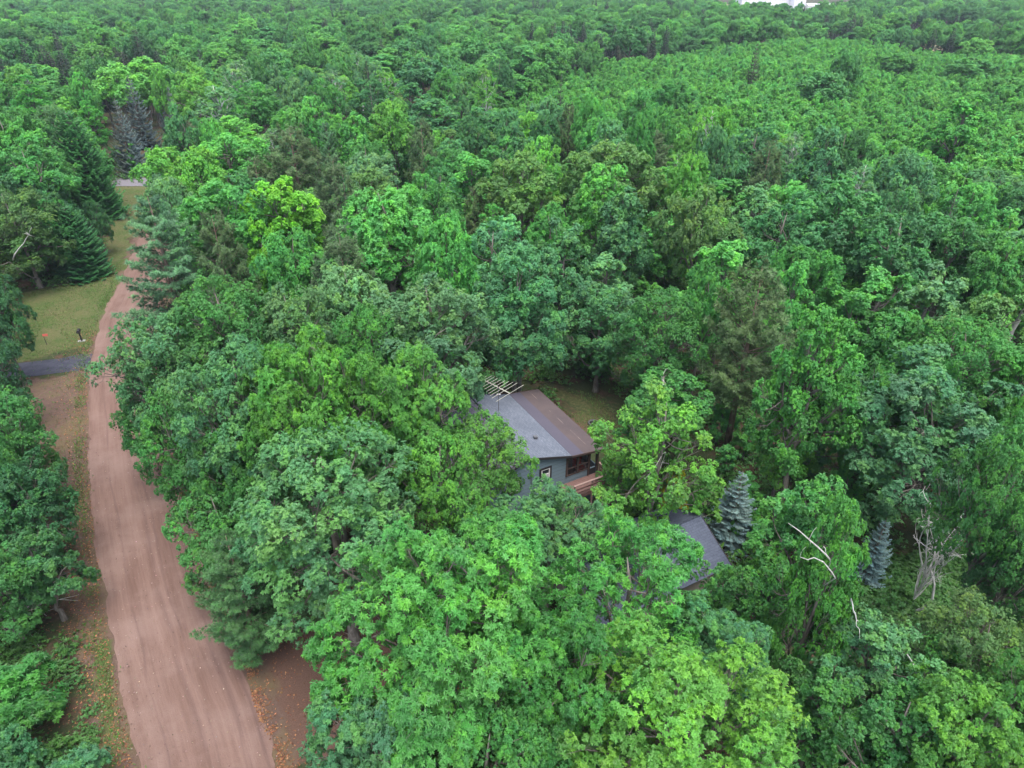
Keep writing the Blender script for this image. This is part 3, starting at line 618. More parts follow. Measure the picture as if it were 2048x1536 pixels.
# deck
dk = empty('deck', (0, 0, 0)); dk.parent = cab
mb = MB(); n = 10
for i in range(n): y = -1.15 + i * .139; mb.box(2.6, 5.62, y, y + .128, FZ - .04, FZ)
mb.build('deck_boards', M['deck'], dk)
mb = MB(); mb.box(2.6, 5.66, -1.2, -1.155, FZ - .3, FZ - .02); mb.box(5.625, 5.66, -1.152, .2, FZ - .3, FZ - .02)
mb.box(2.75, 2.8, -1.15, .2, FZ - .24, FZ - .045); mb.box(4.1, 4.15, -1.15, .2, FZ - .24, FZ - .045); mb.build('joists', M['deck'], dk)
for a, b, zb in ((2.85, -1.24, 0.), (4.25, -1.24, 0.), (5.6, -1.24, 0.), (5.71, .05, 0.)):
    mb = MB(); mb.box(a - .05, a + .05, b - .045, b + .04, zb, FZ + .88); mb.build('post', M['rail'], dk)
mb = MB(); mb.bar((2.79, -1.24, FZ + .905), (5.72, -1.24, FZ + .905), .14, .045); mb.bar((5.71, -1.16, FZ + .906), (5.71, .12, FZ + .906), .14, .045); mb.build('top_rail', M['rail'], dk)
mb = MB()
for z in (.3, .6): mb.bar((2.8, -1.305, FZ + z), (5.76, -1.305, FZ + z), .03, .13); mb.bar((5.775, -1.28, FZ + z), (5.775, .1, FZ + z), .03, .13)
mb.build('rail_boards', M['deck'], dk)
# chair on the porch
def hpt(a, b, z): return (HO[0] + a * math.cos(HA) - b * math.sin(HA), HO[1] + a * math.sin(HA) + b * math.cos(HA), z)
ch = empty('porch_chair', hpt(4.46, .66, FZ + .12), HA, 'red cushioned chair standing inside the screened porch', 'chair')
mb = MB(); mb.box(-.3, .3, -.28, .28, .4, .52); mb.build('seat', M['red'], ch)
mb = MB(); mb.box(-.32, .32, .283, .38, .42, 1.15); mb.build('backrest', M['red'], ch)
for i, j in ((-1, -1), (1, -1), (1, 1), (-1, 1)): mb = MB(); mb.box(i * .26 - .02, i * .26 + .02, j * .23 - .02, j * .23 + .02, -.12, .398); mb.build('leg', M['trim_dark'], ch)
# television aerial
mx, my = 1.16, 6.2; zt = 7.2; mp = hpt(mx, my, 0); ms_z = gable_z(mx)
an = empty('tv_antenna', (mp[0], mp[1], ms_z), 0, 'metal television aerial with many crossbars on a mast above the cabin roof', 'antenna')
mb = MB(); mb.tube([(0, 0, -.1), (0, 0, zt - ms_z + .1)], .028, 8); mb.build('mast', M['steel'], an)
mb = MB(); mb.tube([(-.1, .1, zt - ms_z - .55), (.1, -.1, zt - ms_z - .42)], .05, 8); mb.build('rotator', M['white'], an)
def al(px_, py_, z=zt): P = at(px_, py_, z); return np.array([P[0] - mp[0], P[1] - mp[1], z - ms_z])
A0, A1 = al(964, 758), al(1020, 787); E0, E1 = al(994, 803), al(1045, 772); hv = (E1 - E0) / 2; bu = unit(A1 - A0); pe = np.array([-bu[1], bu[0], 0]); 
mb = MB(); mb.tube([A0, A1], .038, 6); mb.build('boom', M['alu'], an)
mb = MB(); mb.tube([A0 + (A1 - A0) * .35 + [0, 0, .03], (A0 + A1) / 2 * .4 + [0, 0, zt - ms_z - .3 - 0 * A0[2] * .4]], .02, 6); mb.build('brace', M['alu'], an)
fr = [0, .09, .18, .29, .40, .51, .61, .71, .82, 1.0]; ln = [.36, .6, .62, .6, .66, .72, .8, .9, 1.0, 1.08]
for f_, l_ in zip(fr, ln):
    cpt = A0 + (A1 - A0) * f_ + [0, 0, .03]; mb = MB(); mb.tube([cpt - hv * l_, cpt + hv * l_], .016, 5); mb.build('element', M['alu'], an)
# power line to the gable
mb = MB(); q0 = np.array(hpt(-.3, .2, 5.2)); q1 = at(1072, 948, 3.4); ts = np.linspace(0, 1, 10)[:, None]; cpts = q0 + (q1 - q0) * ts; cpts[:, 2] -= .15 * np.sin(ts[:, 0] * math.pi)
o = mb.tube(cpts, .014, 5); o = mb.build('service_cable', M['alu']); tag(o, 'thin grey service wire slanting down past the cabin gable', 'cable')

# ------------------------------------------------------------------ garage
Fp, Np = at(1332, 1011, 2.6)[:2], at(1463, 1131, 2.6)[:2]; gd = unit(Np - Fp); gw = np.linalg.norm(Np - Fp); gmid = (Fp + Np) / 2
GA = math.atan2(gd[1], gd[0]); ridge = 4.1; GL = 9.2
gar = empty('garage', (gmid[0], gmid[1], 0), GA, 'low garage with plain purple-grey shingle roof under the feathery open tree', 'garage')
# local x runs along the gable end, local -y is the ridge direction into the garage
hw = gw / 2; sgn = -1.0
M['shingle_purple'] = shingle('purple_grey_shingles', (.05, .06, .085), (.08, .092, .125), .15, dark=.7)
M['vinyl'] = plain('tan_siding', (.3, .26, .22), .8, .1)
mb = MB(); xw = hw - .3
prof = [(-xw, 0), (xw, 0), (xw, 2.6 + (ridge - 2.6) * .3 / hw - .12), (0, ridge - .12), (-xw, 2.6 + (ridge - 2.6) * .3 / hw - .12)]
v = [(x, y, z) for y in (sgn * .25, sgn * (GL - .25)) for x, z in prof]
mb.add(v, [(0, 1, 6, 5), (1, 2, 7, 6), (2, 3, 8, 7), (3, 4, 9, 8), (4, 0, 5, 9)], [(0, 2, 1), (0, 3, 2), (0, 4, 3), (5, 6, 7), (5, 7, 8), (5, 8, 9)]); mb.build('wall', M['vinyl'], gar)
roof_slab('roof', [(0, 0, ridge), (hw, 0, 2.6), (hw, sgn * GL, 2.6), (0, sgn * GL, ridge)], .09, M['shingle_purple'], gar)
roof_slab('roof', [(-.004, 0, ridge), (-hw, 0, 2.6), (-hw, sgn * GL, 2.6), (-.004, sgn * GL, ridge)], .09, M['shingle_purple'], gar)
mb = MB(); mb.tube([(0, .01, ridge + .012), (0, sgn * GL, ridge + .012)], .05, 8); mb.build('ridge_cap', M['shingle_purple'], gar, smooth=True)
for yy in (.03, sgn * GL - .03): mb = MB(); mb.bar((-hw, yy, 2.54), (0, yy, ridge - .06), .04, .14); mb.bar((0, yy, ridge - .06), (hw, yy, 2.54), .04, .14); mb.build('fascia', M['trim_dark'], gar)

# ------------------------------------------------------------------ small things along the road and in the yard
P = at(164, 682); mbx = empty('mailbox', P, R(20), 'dark mailbox on a thick post beside the dirt road and driveway', 'mailbox')
mb = MB(); mb.bar((0, 0, -.1), (-.0, 0, 1.0), .12, .12, (0, 1, 0)); mb.build('post', M['trim_dark'], mbx)
mb = MB(); th = np.linspace(0, math.pi, 8); pr_ = [(-.14, 0)] + [(-.14 * math.cos(x), .14 + .13 * math.sin(x)) for x in th] + [(.14, 0)]
k = len(pr_); mb.add([(x, y, z + 1.0) for y in (-.32, .32) for x, z in pr_], [(i, (i + 1) % k, k + (i + 1) % k, k + i) for i in range(k)], [(0, i + 1, i) for i in range(1, k - 1)] + [(k, k + i, k + i + 1) for i in range(1, k - 1)])
mb.build('box', M['trim_dark'], mbx); mb = MB(); mb.box(.145, .165, -.1, -.07, 1.1, 1.42); mb.box(.145, .165, -.07, .03, 1.34, 1.42); mb.build('flag', M['trim_dark'], mbx)
mb = MB(); mb.box(-.35, .35, -.2, .2, -.05, .05); mb.build('footing', M['concrete'], mbx)
m, t = newmat('red_reflector'); finish(t, (.75, .16, .13), .4); M['reflector'] = m
P = at(94, 690); sg = empty('address_sign', P, R(12), 'small red sign on a thin dark post standing in the lawn by the driveway', 'sign')
mb = MB(); mb.tube([(0, 0, -.1), (0, 0, 1.15)], .025, 6); mb.build('post', M['trim_dark'], sg)
mb = MB(); mb.box(-.05, .42, -.03, -.012, .98, 1.22); mb.build('sign_panel', M['reflector'], sg)
P = at(284, 343); sg = empty('mailbox', P, R(90), 'tan mailbox on a pale post where the dirt road meets the paved road', 'mailbox')
M['tan'] = plain('tan_metal', (.5, .28, .17)); mb = MB(); mb.bar((0, 0, -.1), (0, 0, 1.0), .12, .12, (0, 1, 0)); mb.build('post', M['tan'], sg)
mb = MB(); mb.add([(x, y, z + 1.0) for y in (-.4, .4) for x, z in pr_], [(i, (i + 1) % k, k + (i + 1) % k, k + i) for i in range(k)], [(0, i + 1, i) for i in range(1, k - 1)] + [(k, k + i, k + i + 1) for i in range(1, k - 1)]); mb.build('box', M['tan'], sg)
P = at(1187, 848); fp = empty('fire_ring', P, 0, 'small dark fire ring on bare soil in the yard behind the cabin', 'fire ring')
mb = MB(); th = np.linspace(0, 2 * math.pi, 21); mb.tube([(.4 * math.cos(x), .4 * math.sin(x), .1) for x in th], .09, 6, False); mb.build('ring', M['steel'], fp)
mb = MB()
for x in (0.3, 1.4, 2.5): mb.tube([(.3 * math.cos(x), .3 * math.sin(x), .1), (-.3 * math.cos(x), -.3 * math.sin(x), .22)], .045, 6)
mb.build('charred_logs', M['trim_dark'], fp)
rk = np.random.default_rng(9)
for i, (px_, py_, s_) in enumerate(((217, 428, .5), (228, 422, .35), (208, 436, .4))):
    P = at(px_, py_); u = unit(rk.normal(0, 1, (26, 3))); 
    bm_v = u * s_ * rk.uniform(.8, 1.1, (26, 1)) * [1, 1, .6] + [P[0], P[1], s_ * .35]
    import bmesh
    bm = bmesh.new(); [bm.verts.new(v_) for v_ in bm_v]; bmesh.ops.convex_hull(bm, input=bm.verts); me = bpy.data.meshes.new('rock'); bm.to_mesh(me); bm.free(); me.materials.append(M['concrete'])
    tag(link(bpy.data.objects.new('rock', me)), ['pale rock in the middle of the three at the grass verge', 'pale rock nearest the paved road of the three at the grass verge', 'pale rock nearest the spruces of the three at the grass verge'][i], 'rock', 'pale rocks at the edge of the grass verge')

# ------------------------------------------------------------------ far white works at the forest edge
M['metal_white'] = plain('white_metal_cladding', (.75, .74, .8), .5, .06, .3)
def shed(x, y, wd, dp, h, rz, lab, flat=False):
    s = empty('warehouse', (x, y, 0), rz, lab, 'warehouse', 'white buildings beyond the woods')
    mb = MB(); mb.box(-wd / 2, wd / 2, -dp / 2, dp / 2, 0, h); mb.build('wall', M['metal_white'], s)
    mb = MB(); r_ = dp * .06 + .4
    v = [(x_, y_, z_) for x_ in (-wd / 2 - .4, wd / 2 + .4) for y_, z_ in ((-dp / 2 - .4, h + .004), (0, h + r_), (dp / 2 + .4, h + .004))]
    mb.add(v, [(0, 3, 4, 1), (1, 4, 5, 2), (0, 2, 5, 3)], [(0, 1, 2), (3, 5, 4)]); mb.build('roof', M['metal_white'], s)
    for i in range(int(wd // 14)):
        mb = MB(); xx = -wd / 2 + 7 + i * 14; mb.box(xx - 2, xx + 2, -dp / 2 - .06, -dp / 2 - .003, 0, h * .6); mb.build('door', M['steel'], s)
for a_ in (((1525, 34), 45, 18, 13, .1, 'long tall white works building at the far edge of the woods'), ((1590, 36), 9, 9, 16, .0, 'narrow white tower block beside the long works building'), ((1665, 26), 46, 16, 6, -.12, 'low white shed with long pale roof farthest along the works')):
    (px_, py_), wd, dp, h, rz, lab = a_; P = at(px_, py_, 0); shed(P[0], P[1], wd, dp, h, rz, lab)
m, t = newmat('dry_field'); n1 = noise(t, .05, 5); finish(t, mixc(t, n1, (.2, .2, .09), (.3, .25, .16)), .95)
fl = MB(); q = [at(1440, 40), at(1720, 38), at(1760, 8), at(1420, 8)]; fl.add([(p[0], p[1], .05) for p in q], [(0, 1, 2, 3)]); tag(fl.build('gravel_yard', m), kind='structure')
fl = MB(); q = [at(1820, 104), at(2160, 118), at(2160, 84), at(1820, 76)]; fl.add([(p[0], p[1], .05) for p in q], [(0, 1, 2, 3)]); tag(fl.build('field', m), kind='structure')

# ------------------------------------------------------------------ trees one by one (crown centre and width in photograph pixels)
T = tree_px
# nearest, along the bottom
T('hickory_near', 885, 1235, 520, 15, 'bright', 'huge bright green hickory with open clumps reaching over the bare brown soil', var=0, rz=.4)
T('hickory_near', 1125, 1350, 330, 13.5, 'mid', 'green hickory filling the gap beside the yellowish oak, behind its crown', var=1)
T('hickory_near', 750, 1515, 330, 12, 'blue', 'bluish hickory at the picture edge below the huge bright hickory', var=1)
T('oak_near', 980, 1530, 300, 11.5, 'mid', 'green oak cut by the bottom edge between the bluish hickory and yellowish oak', var=0)
T('open_near', 1275, 1085, 110, 7.5, 'bright', 'small feathery tree standing between the garage roof and the huge hickory', var=0)
T('open_near', 1258, 1190, 350, 12, 'bright', 'feathery open tree through which the garage roof shows', var=0, rz=1.0)
T('hickory_near', 1440, 1310, 270, 10.5, 'blue', 'dull green hickory close behind the yellowish oak', var=1)
T('oak_near', 1345, 1430, 470, 13.5, 'yel', 'yellow-green oak with glinting leaves, the yellowest crown near the bottom edge', var=2)
T('hickory_near', 1095, 1045, 235, 9.5, 'blue', 'bluish hickory rising just in front of the cabin deck', var=1)
T('oak_near', 960, 1080, 180, 8.5, 'mid', 'small green oak between the huge hickory and the cabin wall', var=3)
T('open_near', 1200, 1030, 150, 7, 'yel', 'small yellow-green sapling at the far eave of the garage', var=1)
T('maple_near', 1645, 1160, 165, 15, 'bright', 'tall lopsided maple with bleached dead limbs beside the pale blue spruce', var=0, rz=.3)
T('maple_near', 1735, 1345, 270, 10.5, 'blue', 'broad maple crown directly below the one with bleached limbs', var=0)
T('maple_near', 1640, 1440, 220, 9, 'mid', 'maple with round leaf clumps low beside the yellowish oak', var=0)
T('maple_near', 1780, 1500, 240, 10, 'mid', 'maple cut by the bottom edge under the broad bluish maple', var=1)
T('oak_near', 1965, 1310, 280, 10.5, 'olive', 'olive tinted oak nearest the bare dead tree', var=1)
T('oak_near', 1930, 1480, 300, 11.5, 'yel', 'yellowish oak in the bottom corner far from the road', var=3)
T('oak_near', 2060, 1420, 240, 12, 'mid', 'green oak cut by the side edge beside the corner oak', var=0)
T('maple_near', 1540, 1200, 170, 8, 'mid', 'small maple between the garage roof and the lopsided maple', var=0)
T('young_maple', 1620, 1050, 200, 9.5, 'mid', 'young maple with upright reddish tipped shoots beside the silvery spruce', var=0)
T('young_maple', 1445, 1190, 130, 6.0, 'mid', 'young maple hiding the near eave corner of the garage', var=0)
T('young_maple', 1530, 1140, 110, 5.0, 'yel', 'low yellow-green maple sprouting beyond the garage eave', var=0)
T('young_maple', 1450, 1330, 120, 6, 'mid', 'low maple sapling squeezed behind the yellowish oak', var=0)
# right hand side, second row
T('oak_low', 1840, 855, 390, 13.0, 'blue', 'massive blue-green oak, the largest crown beyond the silvery spruce', var=2, rz=2.0)
T('oak_near', 2020, 980, 230, 15, 'mid', 'tall green oak at the side edge beside the massive oak', var=0)
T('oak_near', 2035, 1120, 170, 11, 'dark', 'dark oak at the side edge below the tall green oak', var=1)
T('oak_near', 1920, 730, 280, 14, 'mid', 'green oak behind the massive blue-green oak', var=1)
T('maple_near', 1625, 760, 225, 16, 'bright', 'bright maple held high on a leaning trunk beside the red pine', var=0)
T('maple_near', 1575, 880, 130, 8.5, 'yel', 'small bright maple crown under the high leaning maple', var=0)
T('open_near', 1325, 850, 245, 11.5, 'yel', 'sparse yellow-green maple with bare grey branches across the yard from the cabin', var=1, rz=.5, name='maple_tree')
T('maple_near', 1240, 940, 90, 5, 'yel', 'small tree at the cabin deck corner', var=0)
T('bush', 1345, 990, 62, 5.0, 'yellow', 'yellow leaved bush behind the garage roof')
T('bush', 1285, 985, 90, 3.0, 'yel', 'rounded green bush just behind the garage ridge')
T('bush', 1415, 985, 80, 3.0, 'yel', 'green bush between the garage and silvery spruce')
T('maple_near', 1850, 1370, 170, 9, 'mid', 'green maple crown in front of the bare dead tree', var=0)
# conifers near
T('spruce', 1470, 1015, 130, 5.8, 'bluespruce', 'silvery blue spruce at the end of the garage, the larger of the two blue ones', var=0)
T('spruce', 1750, 1102, 98, 5.2, 'paleblue', 'narrow pale blue spruce beside the bare dead tree', var=1)
T('red_pine', 1500, 660, 230, 15, 'redpine', 'brownish red pine with visible bare trunk behind the sparse maple', var=0)
T('red_pine', 590, 330, 150, 15, 'redpine', 'very dark brown red pine, the farthest of the pines by the road', var=0)
T('red_pine', 675, 395, 120, 14, 'redpine', 'thin brown red pine next to the darkest pine', var=1)
T('red_pine', 690, 560, 180, 14, 'redpine', 'dull red pine in the hollow between bright oaks', var=1)
T('red_pine', 445, 525, 150, 14, 'redpine', 'bushy red pine just behind the big white pine', var=0)
T('red_pine', 950, 440, 80, 11, 'redpine', 'slim rusty pine beside the plume-shaped aspen', var=1)
T('red_pine', 520, 380, 110, 12, 'redpine', 'small red pine among green crowns above the lime maple', var=1)
T('white_pine', 335, 540, 245, 16, 'whitepine', 'big feathery white pine whose branches reach over the dirt road', var=0, rz=.7)
T('white_pine', 660, 320, 70, 13, 'whitepine', 'narrow pale white pine beyond the darkest red pine', var=0)
T('white_pine', 480, 1172, 235, 8.5, 'darkpine', 'dark drooping white pine low beside the dirt road', var=0)
T('red_pine', 600, 1110, 170, 9.5, 'redpine', 'dusky pine hidden under the bluish road oak', var=1)
T('dense_spruce', 165, 335, 125, 15, 'mid', 'dense rounded dark spruce with pale tips beside the grass verge')
T('dense_spruce', 150, 485, 110, 8.5, 'dark', 'dark low spruce at the corner of the lawn')
T('spruce', 250, 275, 90, 13, 'greyspruce', 'grey spruce standing over the paved road at the end of the verge', var=0)
T('spruce', 275, 225, 70, 14, 'greyspruce', 'taller grey spruce right behind the one over the paved road', var=1)
T('spruce', 75, 225, 50, 14, 'greyspruce', 'slender grey-blue spruce among oaks beyond the dense rounded spruce', var=1)
T('spruce', 1120, 230, 38, 16, 'darkpine', 'spire-like dark spruce poking out of the far canopy', var=1)
T('spruce', 1505, 150, 46, 16, 'redpine', 'lone purple-brown conifer standing out of the young wood', var=0)
T('white_pine', 335, 430, 100, 12, 'whitepine', 'young white pine behind the big feathery one', var=0)
# road side row (road to cabin)
T('oak_low', 305, 835, 140, 8.5, 'mid', 'low oak overhanging the road right under the road-leaning oak', var=1)
T('oak_near', 325, 715, 230, 13.5, 'blue', 'oak leaning farthest out over the dirt road opposite the driveway', var=0)
T('oak_near', 455, 650, 260, 15, 'mid', 'round green oak behind the one leaning over the road', var=1)
T('oak_near', 590, 665, 210, 14.5, 'grey', 'grey-green oak behind the bright yellow-green one', var=3)
T('oak_near', 480, 790, 250, 15, 'blue', 'bluish oak between the road oaks and the bright yellow-green oak', var=2)
T('hickory_near', 640, 800, 330, 16.5, 'yel', 'bright yellow-green oak, highest of the crowns by the cabin', var=0, name='oak_tree', rz=2.0)
T('hickory_near', 820, 800, 235, 14.5, 'yel', 'bright oak touching the television aerial beside the cabin roof', var=1, name='oak_tree')
T('oak_near', 972, 905, 185, 10.5, 'yel', 'yellow-green oak overhanging the cabin roof', var=1)
T('oak_near', 880, 950, 200, 11.5, 'yel', 'yellow-green oak between the cabin gable and the bluish road oak', var=0)
T('oak_near', 865, 655, 280, 15, 'grey', 'broad grey-green oak with twiggy gaps behind the aerial', var=3)
T('oak_near', 740, 700, 170, 14, 'mid', 'narrow green oak between the grey-green and bright oaks', var=0)
T('oak_low', 390, 890, 185, 11, 'mid', 'green oak over the road edge below the bluish oak', var=1)
T('oak_low', 480, 970, 180, 11, 'mid', 'second road edge oak, below the green one', var=0)
T('oak_near', 655, 985, 400, 14, 'blue', 'wide bluish oak with knobbly clumps between cabin and road', var=2, rz=1.0)
T('oak_low', 450, 1065, 190, 8, 'mid', 'lower green oak above the dark drooping pine', var=3)
T('oak_near', 770, 880, 160, 12, 'mid', 'shaded oak between the bright oaks and the wide bluish oak', var=0)
T('oak_mid', 590, 540, 130, 13, 'bright', 'small bright oak under the lime maple', var=2)
T('maple_mid', 575, 450, 160, 14.5, 'lime', 'spiky lime-green maple behind the red pine', var=0)
T('maple_mid', 530, 515, 75, 12, 'lime', 'vivid lime maple sapling, the brightest crown of all', var=1)
T('oak_mid', 450, 450, 210, 14.5, 'mid', 'arched green oak beyond the white pine', var=0)
T('oak_mid', 460, 330, 170, 14, 'bright', 'bright oak at the paved road before the darkest pine', var=1)
T('oak_mid', 375, 360, 150, 14, 'yel', 'yellow-green oak at the corner of the verge and paved road', var=2)
T('column_mid', 340, 400, 60, 13, 'mid', 'upright aspen squeezed behind the white pine')
T('birch_mid', 480, 170, 70, 16, 'grey', 'pale birch with white stems in the far canopy', var=0)
T('birch_mid', 440, 225, 80, 15, 'grey', 'birch with bare white top behind the bright oaks', var=1)
T('oak_mid', 775, 475, 240, 15, 'bright', 'large domed bright oak in the middle of the wood', var=3)
T('oak_mid', 985, 520, 180, 14, 'blue', 'bluish oak just before the plume-shaped aspen', var=4)
T('column_mid', 885, 420, 90, 13, 'teal', 'plume-shaped teal aspen with upswept stems')
T('oak_mid', 1040, 600, 200, 14.5, 'teal', 'teal oak with hollow shadow behind the aerial', var=0)
T('maple_mid', 1130, 540, 130, 14, 'teal', 'slim teal maple beside the hollow', var=2)
T('oak_low', 1200, 655, 185, 9.5, 'blue', 'oak at the head of the yard behind the cabin', var=0)
T('oak_near', 1030, 660, 200, 11, 'teal', 'dark teal oak standing over the far end of the cabin', var=3)
T('oak_near', 1320, 650, 190, 12, 'mid', 'green oak between the yard and the brown red pine', var=1)
T('oak_mid', 1410, 620, 110, 13, 'mid', 'green oak peeping beside the brown red pine top', var=2)
T('maple_mid', 1580, 620, 100, 13, 'bright', 'thin bright maple behind the brown red pine', var=1)
T('oak_mid', 1040, 385, 180, 15, 'olive', 'domed olive-green oak in the middle distance', var=0)
T('oak_mid', 1225, 360, 200, 15.5, 'olive', 'broad olive-green oak next to the domed one', var=3)
T('maple_mid', 1240, 470, 130, 14, 'teal', 'pointed dark teal maple before the broad olive oak', var=0)
T('oak_mid', 1400, 470, 165, 15.5, 'olive', 'brownish olive oak with dead twigs at the edge of the dark hollow', var=1)
T('oak_mid', 1100, 480, 110, 12, 'mid', 'small green oak in the gap under the domed olive oak', var=2)
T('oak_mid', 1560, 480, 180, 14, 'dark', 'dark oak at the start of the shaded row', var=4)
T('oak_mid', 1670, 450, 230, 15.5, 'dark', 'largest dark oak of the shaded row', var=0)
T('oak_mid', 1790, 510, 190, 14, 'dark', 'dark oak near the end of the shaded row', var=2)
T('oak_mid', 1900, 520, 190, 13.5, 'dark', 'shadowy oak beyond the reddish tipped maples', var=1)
T('oak_mid', 1810, 370, 110, 13, 'blue', 'pale bluish oak above the shaded row', var=3)
T('oak_mid', 1995, 560, 150, 13, 'mid', 'green oak at the side edge beyond the shadowy oak', var=3)
T('maple_mid', 1740, 640, 190, 13, 'mid', 'reddish tipped maple nearest the shaded row', var=1)
T('maple_mid', 1850, 640, 180, 13, 'grey', 'feathery grey-green maple in the reddish tipped row', var=2)
T('maple_mid', 1960, 690, 170, 13, 'olive', 'olive maple with bare stems at the side edge', var=0)
T('maple_mid', 1800, 740, 160, 13, 'mid', 'green maple between the massive oak and reddish tipped maples', var=0)
T('oak_mid', 2040, 800, 130, 14, 'bright', 'bright oak at the side edge behind the tall green oak', var=1)
T('maple_mid', 1740, 830, 100, 12, 'mid', 'slim maple wedged beside the high leaning maple', var=2)
# across the road
T('oak_low', 35, 455, 165, 11, 'olive', 'olive birch-like oak with a white leaning stem above the lawn', var=1)
T('oak_low', -12, 620, 120, 11, 'teal', 'teal oak at the edge of the lawn above the driveway', var=0)
T('oak_low', -15, 735, 110, 9, 'teal', 'teal oak half out of the picture at the driveway', var=1)
T('oak_low', 15, 880, 170, 9, 'mid', 'green oak on the bank below the driveway', var=1)
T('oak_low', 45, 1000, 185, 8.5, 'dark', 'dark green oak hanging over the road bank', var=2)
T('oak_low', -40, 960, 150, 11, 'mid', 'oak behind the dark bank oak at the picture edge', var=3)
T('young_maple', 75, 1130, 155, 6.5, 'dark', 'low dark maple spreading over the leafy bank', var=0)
T('oak_low', -15, 1170, 165, 7.0, 'mid', 'mid green oak beside the dry brushwood', var=3)
T('bush', 10, 1395, 190, 3.8, 'mid', 'big green bush at the corner of the bank')
T('bush', 15, 1525, 130, 3.6, 'blue', 'bluish bush at the bottom corner of the bank')
T('bush', 150, 1545, 120, 2.4, 'blue', 'small bush cut by the bottom edge near the road')
T('oak_mid', 60, 350, 150, 15, 'mid', 'green oak beyond the dense rounded spruce', var=4)
T('oak_low', 60, 415, 150, 12, 'teal', 'teal oak between the olive oak and the dense spruce', var=0)
T('oak_low', 190, 440, 60, 7, 'teal', 'small teal oak on the grass verge edge', var=2)
T('oak_low', 95, 450, 110, 10, 'mid', 'green oak in front of the dense rounded spruce', var=3)
NMAN = len(TREES)


def deadtree(seed, base, h, spread, name, label, n0=6, rad=.07, top=None):
    rng = np.random.default_rng(seed); root = empty(name, (base[0], base[1], 0), 0, label, 'dead tree')
    mb = MB(); mb.tube(curve((0, 0, -.2), (.2, 0, h * .45), rng, 0, 5), np.linspace(rad, rad * .6, 5), 7); mb.build('trunk', M['deadwood'], root)
    for i in range(n0):
        az = i * 2 * math.pi / n0 + rng.normal(0, .3); s = np.array([.02, 0, h * rng.uniform(.12, .42)])
        e = s + np.array([math.cos(az) * spread * rng.uniform(.5, 1), math.sin(az) * spread * rng.uniform(.5, 1), h * rng.uniform(.42, .62)])
        mb = MB(); c = curve(s, e, rng, .06, 8, .06); mb.tube(c, np.linspace(rad * .55, .012, 8), 5)
        for j in range(7):
            a_ = c[rng.integers(2, 8)]; e2 = a_ + rng.normal(0, .35, 3) * spread * .8 + [0, 0, h * .08]; c2 = curve(a_, e2, rng, .05, 5, .15); mb.tube(c2, np.linspace(.018, .006, 5), 4)
            for _ in range(3): a3 = c2[rng.integers(1, 5)]; mb.tube(curve(a3, a3 + rng.normal(0, .22, 3) * spread * .6, rng, .05, 3), [.009, .006, .003], 3)
        mb.build('limb', M['deadwood'], root)
    return root
P = at(1815, 1225, 0); deadtree(3, P, 8.0, 1.5, 'dead_tree', 'bare bleached dead tree with no leaves beside the narrow blue spruce', 11, .085)
lop = [o for o in sc.objects if o.type == 'EMPTY' and o.get('label', '').startswith('tall lopsided')][0]
bpy.context.view_layer.update(); inv = lop.matrix_world.inverted()
def deadlimb(pts, r0, root, inv, twigs=3, join=True):
    rng = np.random.default_rng(int(pts[0][0])); W_ = np.array(([[root.location.x, root.location.y, pts[0][2] - 2.2]] if join else []) + [at(*p) for p in pts]); tt = np.linspace(0, 1, 8); s = np.linspace(0, 1, len(W_))
    c = np.stack([np.interp(tt, s, W_[:, i]) for i in range(3)], 1) + rng.normal(0, .04, (8, 3))
    c = np.array([inv @ Vector(p) for p in c]); mb = MB(); mb.tube(c, np.linspace(r0, r0 * .25, 8), 6)
    for _ in range(twigs): a_ = c[rng.integers(3, 8)]; mb.tube(curve(a_, a_ + rng.normal(0, .25, 3), rng, .1, 4, .15), np.linspace(r0 * .4, r0 * .1, 4), 4)
    mb.build('dead_limb', M['deadwood'], root, smooth=True)
deadlimb([(1665, 1120, 13), (1625, 1085, 14), (1578, 1045, 14.6)], .06, lop, inv)
deadlimb([(1672, 1152, 12.5), (1632, 1120, 13.6), (1602, 1112, 14.2)], .048, lop, inv)
deadlimb([(1705, 1200, 12), (1708, 1235, 12.6), (1716, 1255, 13)], .05, lop, inv, 4, False)
brd = [o for o in sc.objects if o.type == 'EMPTY' and o.get('label', '').startswith('broad maple crown')][0]; deadlimb([(1810, 1290, 7.6), (1832, 1340, 8.6), (1843, 1375, 9.2)], .06, brd, brd.matrix_world.inverted(), 1)
spm = [o for o in sc.objects if o.type == 'EMPTY' and o.get('label', '').startswith('sparse yellow-green')][0]; inv2 = spm.matrix_world.inverted()
for pts in ([(1345, 930, 5), (1310, 925, 6.5), (1265, 935, 7)], [(1335, 895, 7), (1305, 940, 7), (1290, 960, 7)], [(1318, 790, 10), (1326, 760, 11), (1330, 738, 11.6)]):
    deadlimb(pts, .035, spm, inv2, 7)
olb = [o for o in sc.objects if o.type == 'EMPTY' and o.get('label', '').startswith('olive birch')][0]; deadlimb([(25, 520, 9), (50, 480, 11), (64, 455, 12.6)], .05, olb, olb.matrix_world.inverted(), 3, False)
# brushwood on the bank
rng = np.random.default_rng(44); mb = MB(); Pb = at(25, 1235)
for i in range(60):
    a_ = Pb + [rng.normal(0, 1.0), rng.normal(0, .8), rng.uniform(.1, 1.2)]; az = rng.normal(.2, .5); L = rng.uniform(.8, 2.4)
    mb.tube(curve(a_, a_ + np.array([math.cos(az) * L, math.sin(az) * L, rng.normal(.1, .35)]), rng, .05, 5, .06), np.linspace(.03, .006, 5), 4)
tag(mb.build('brush_pile', M['deadwood']), 'tangle of dry grey brushwood on the bank below the oaks', 'brush pile')

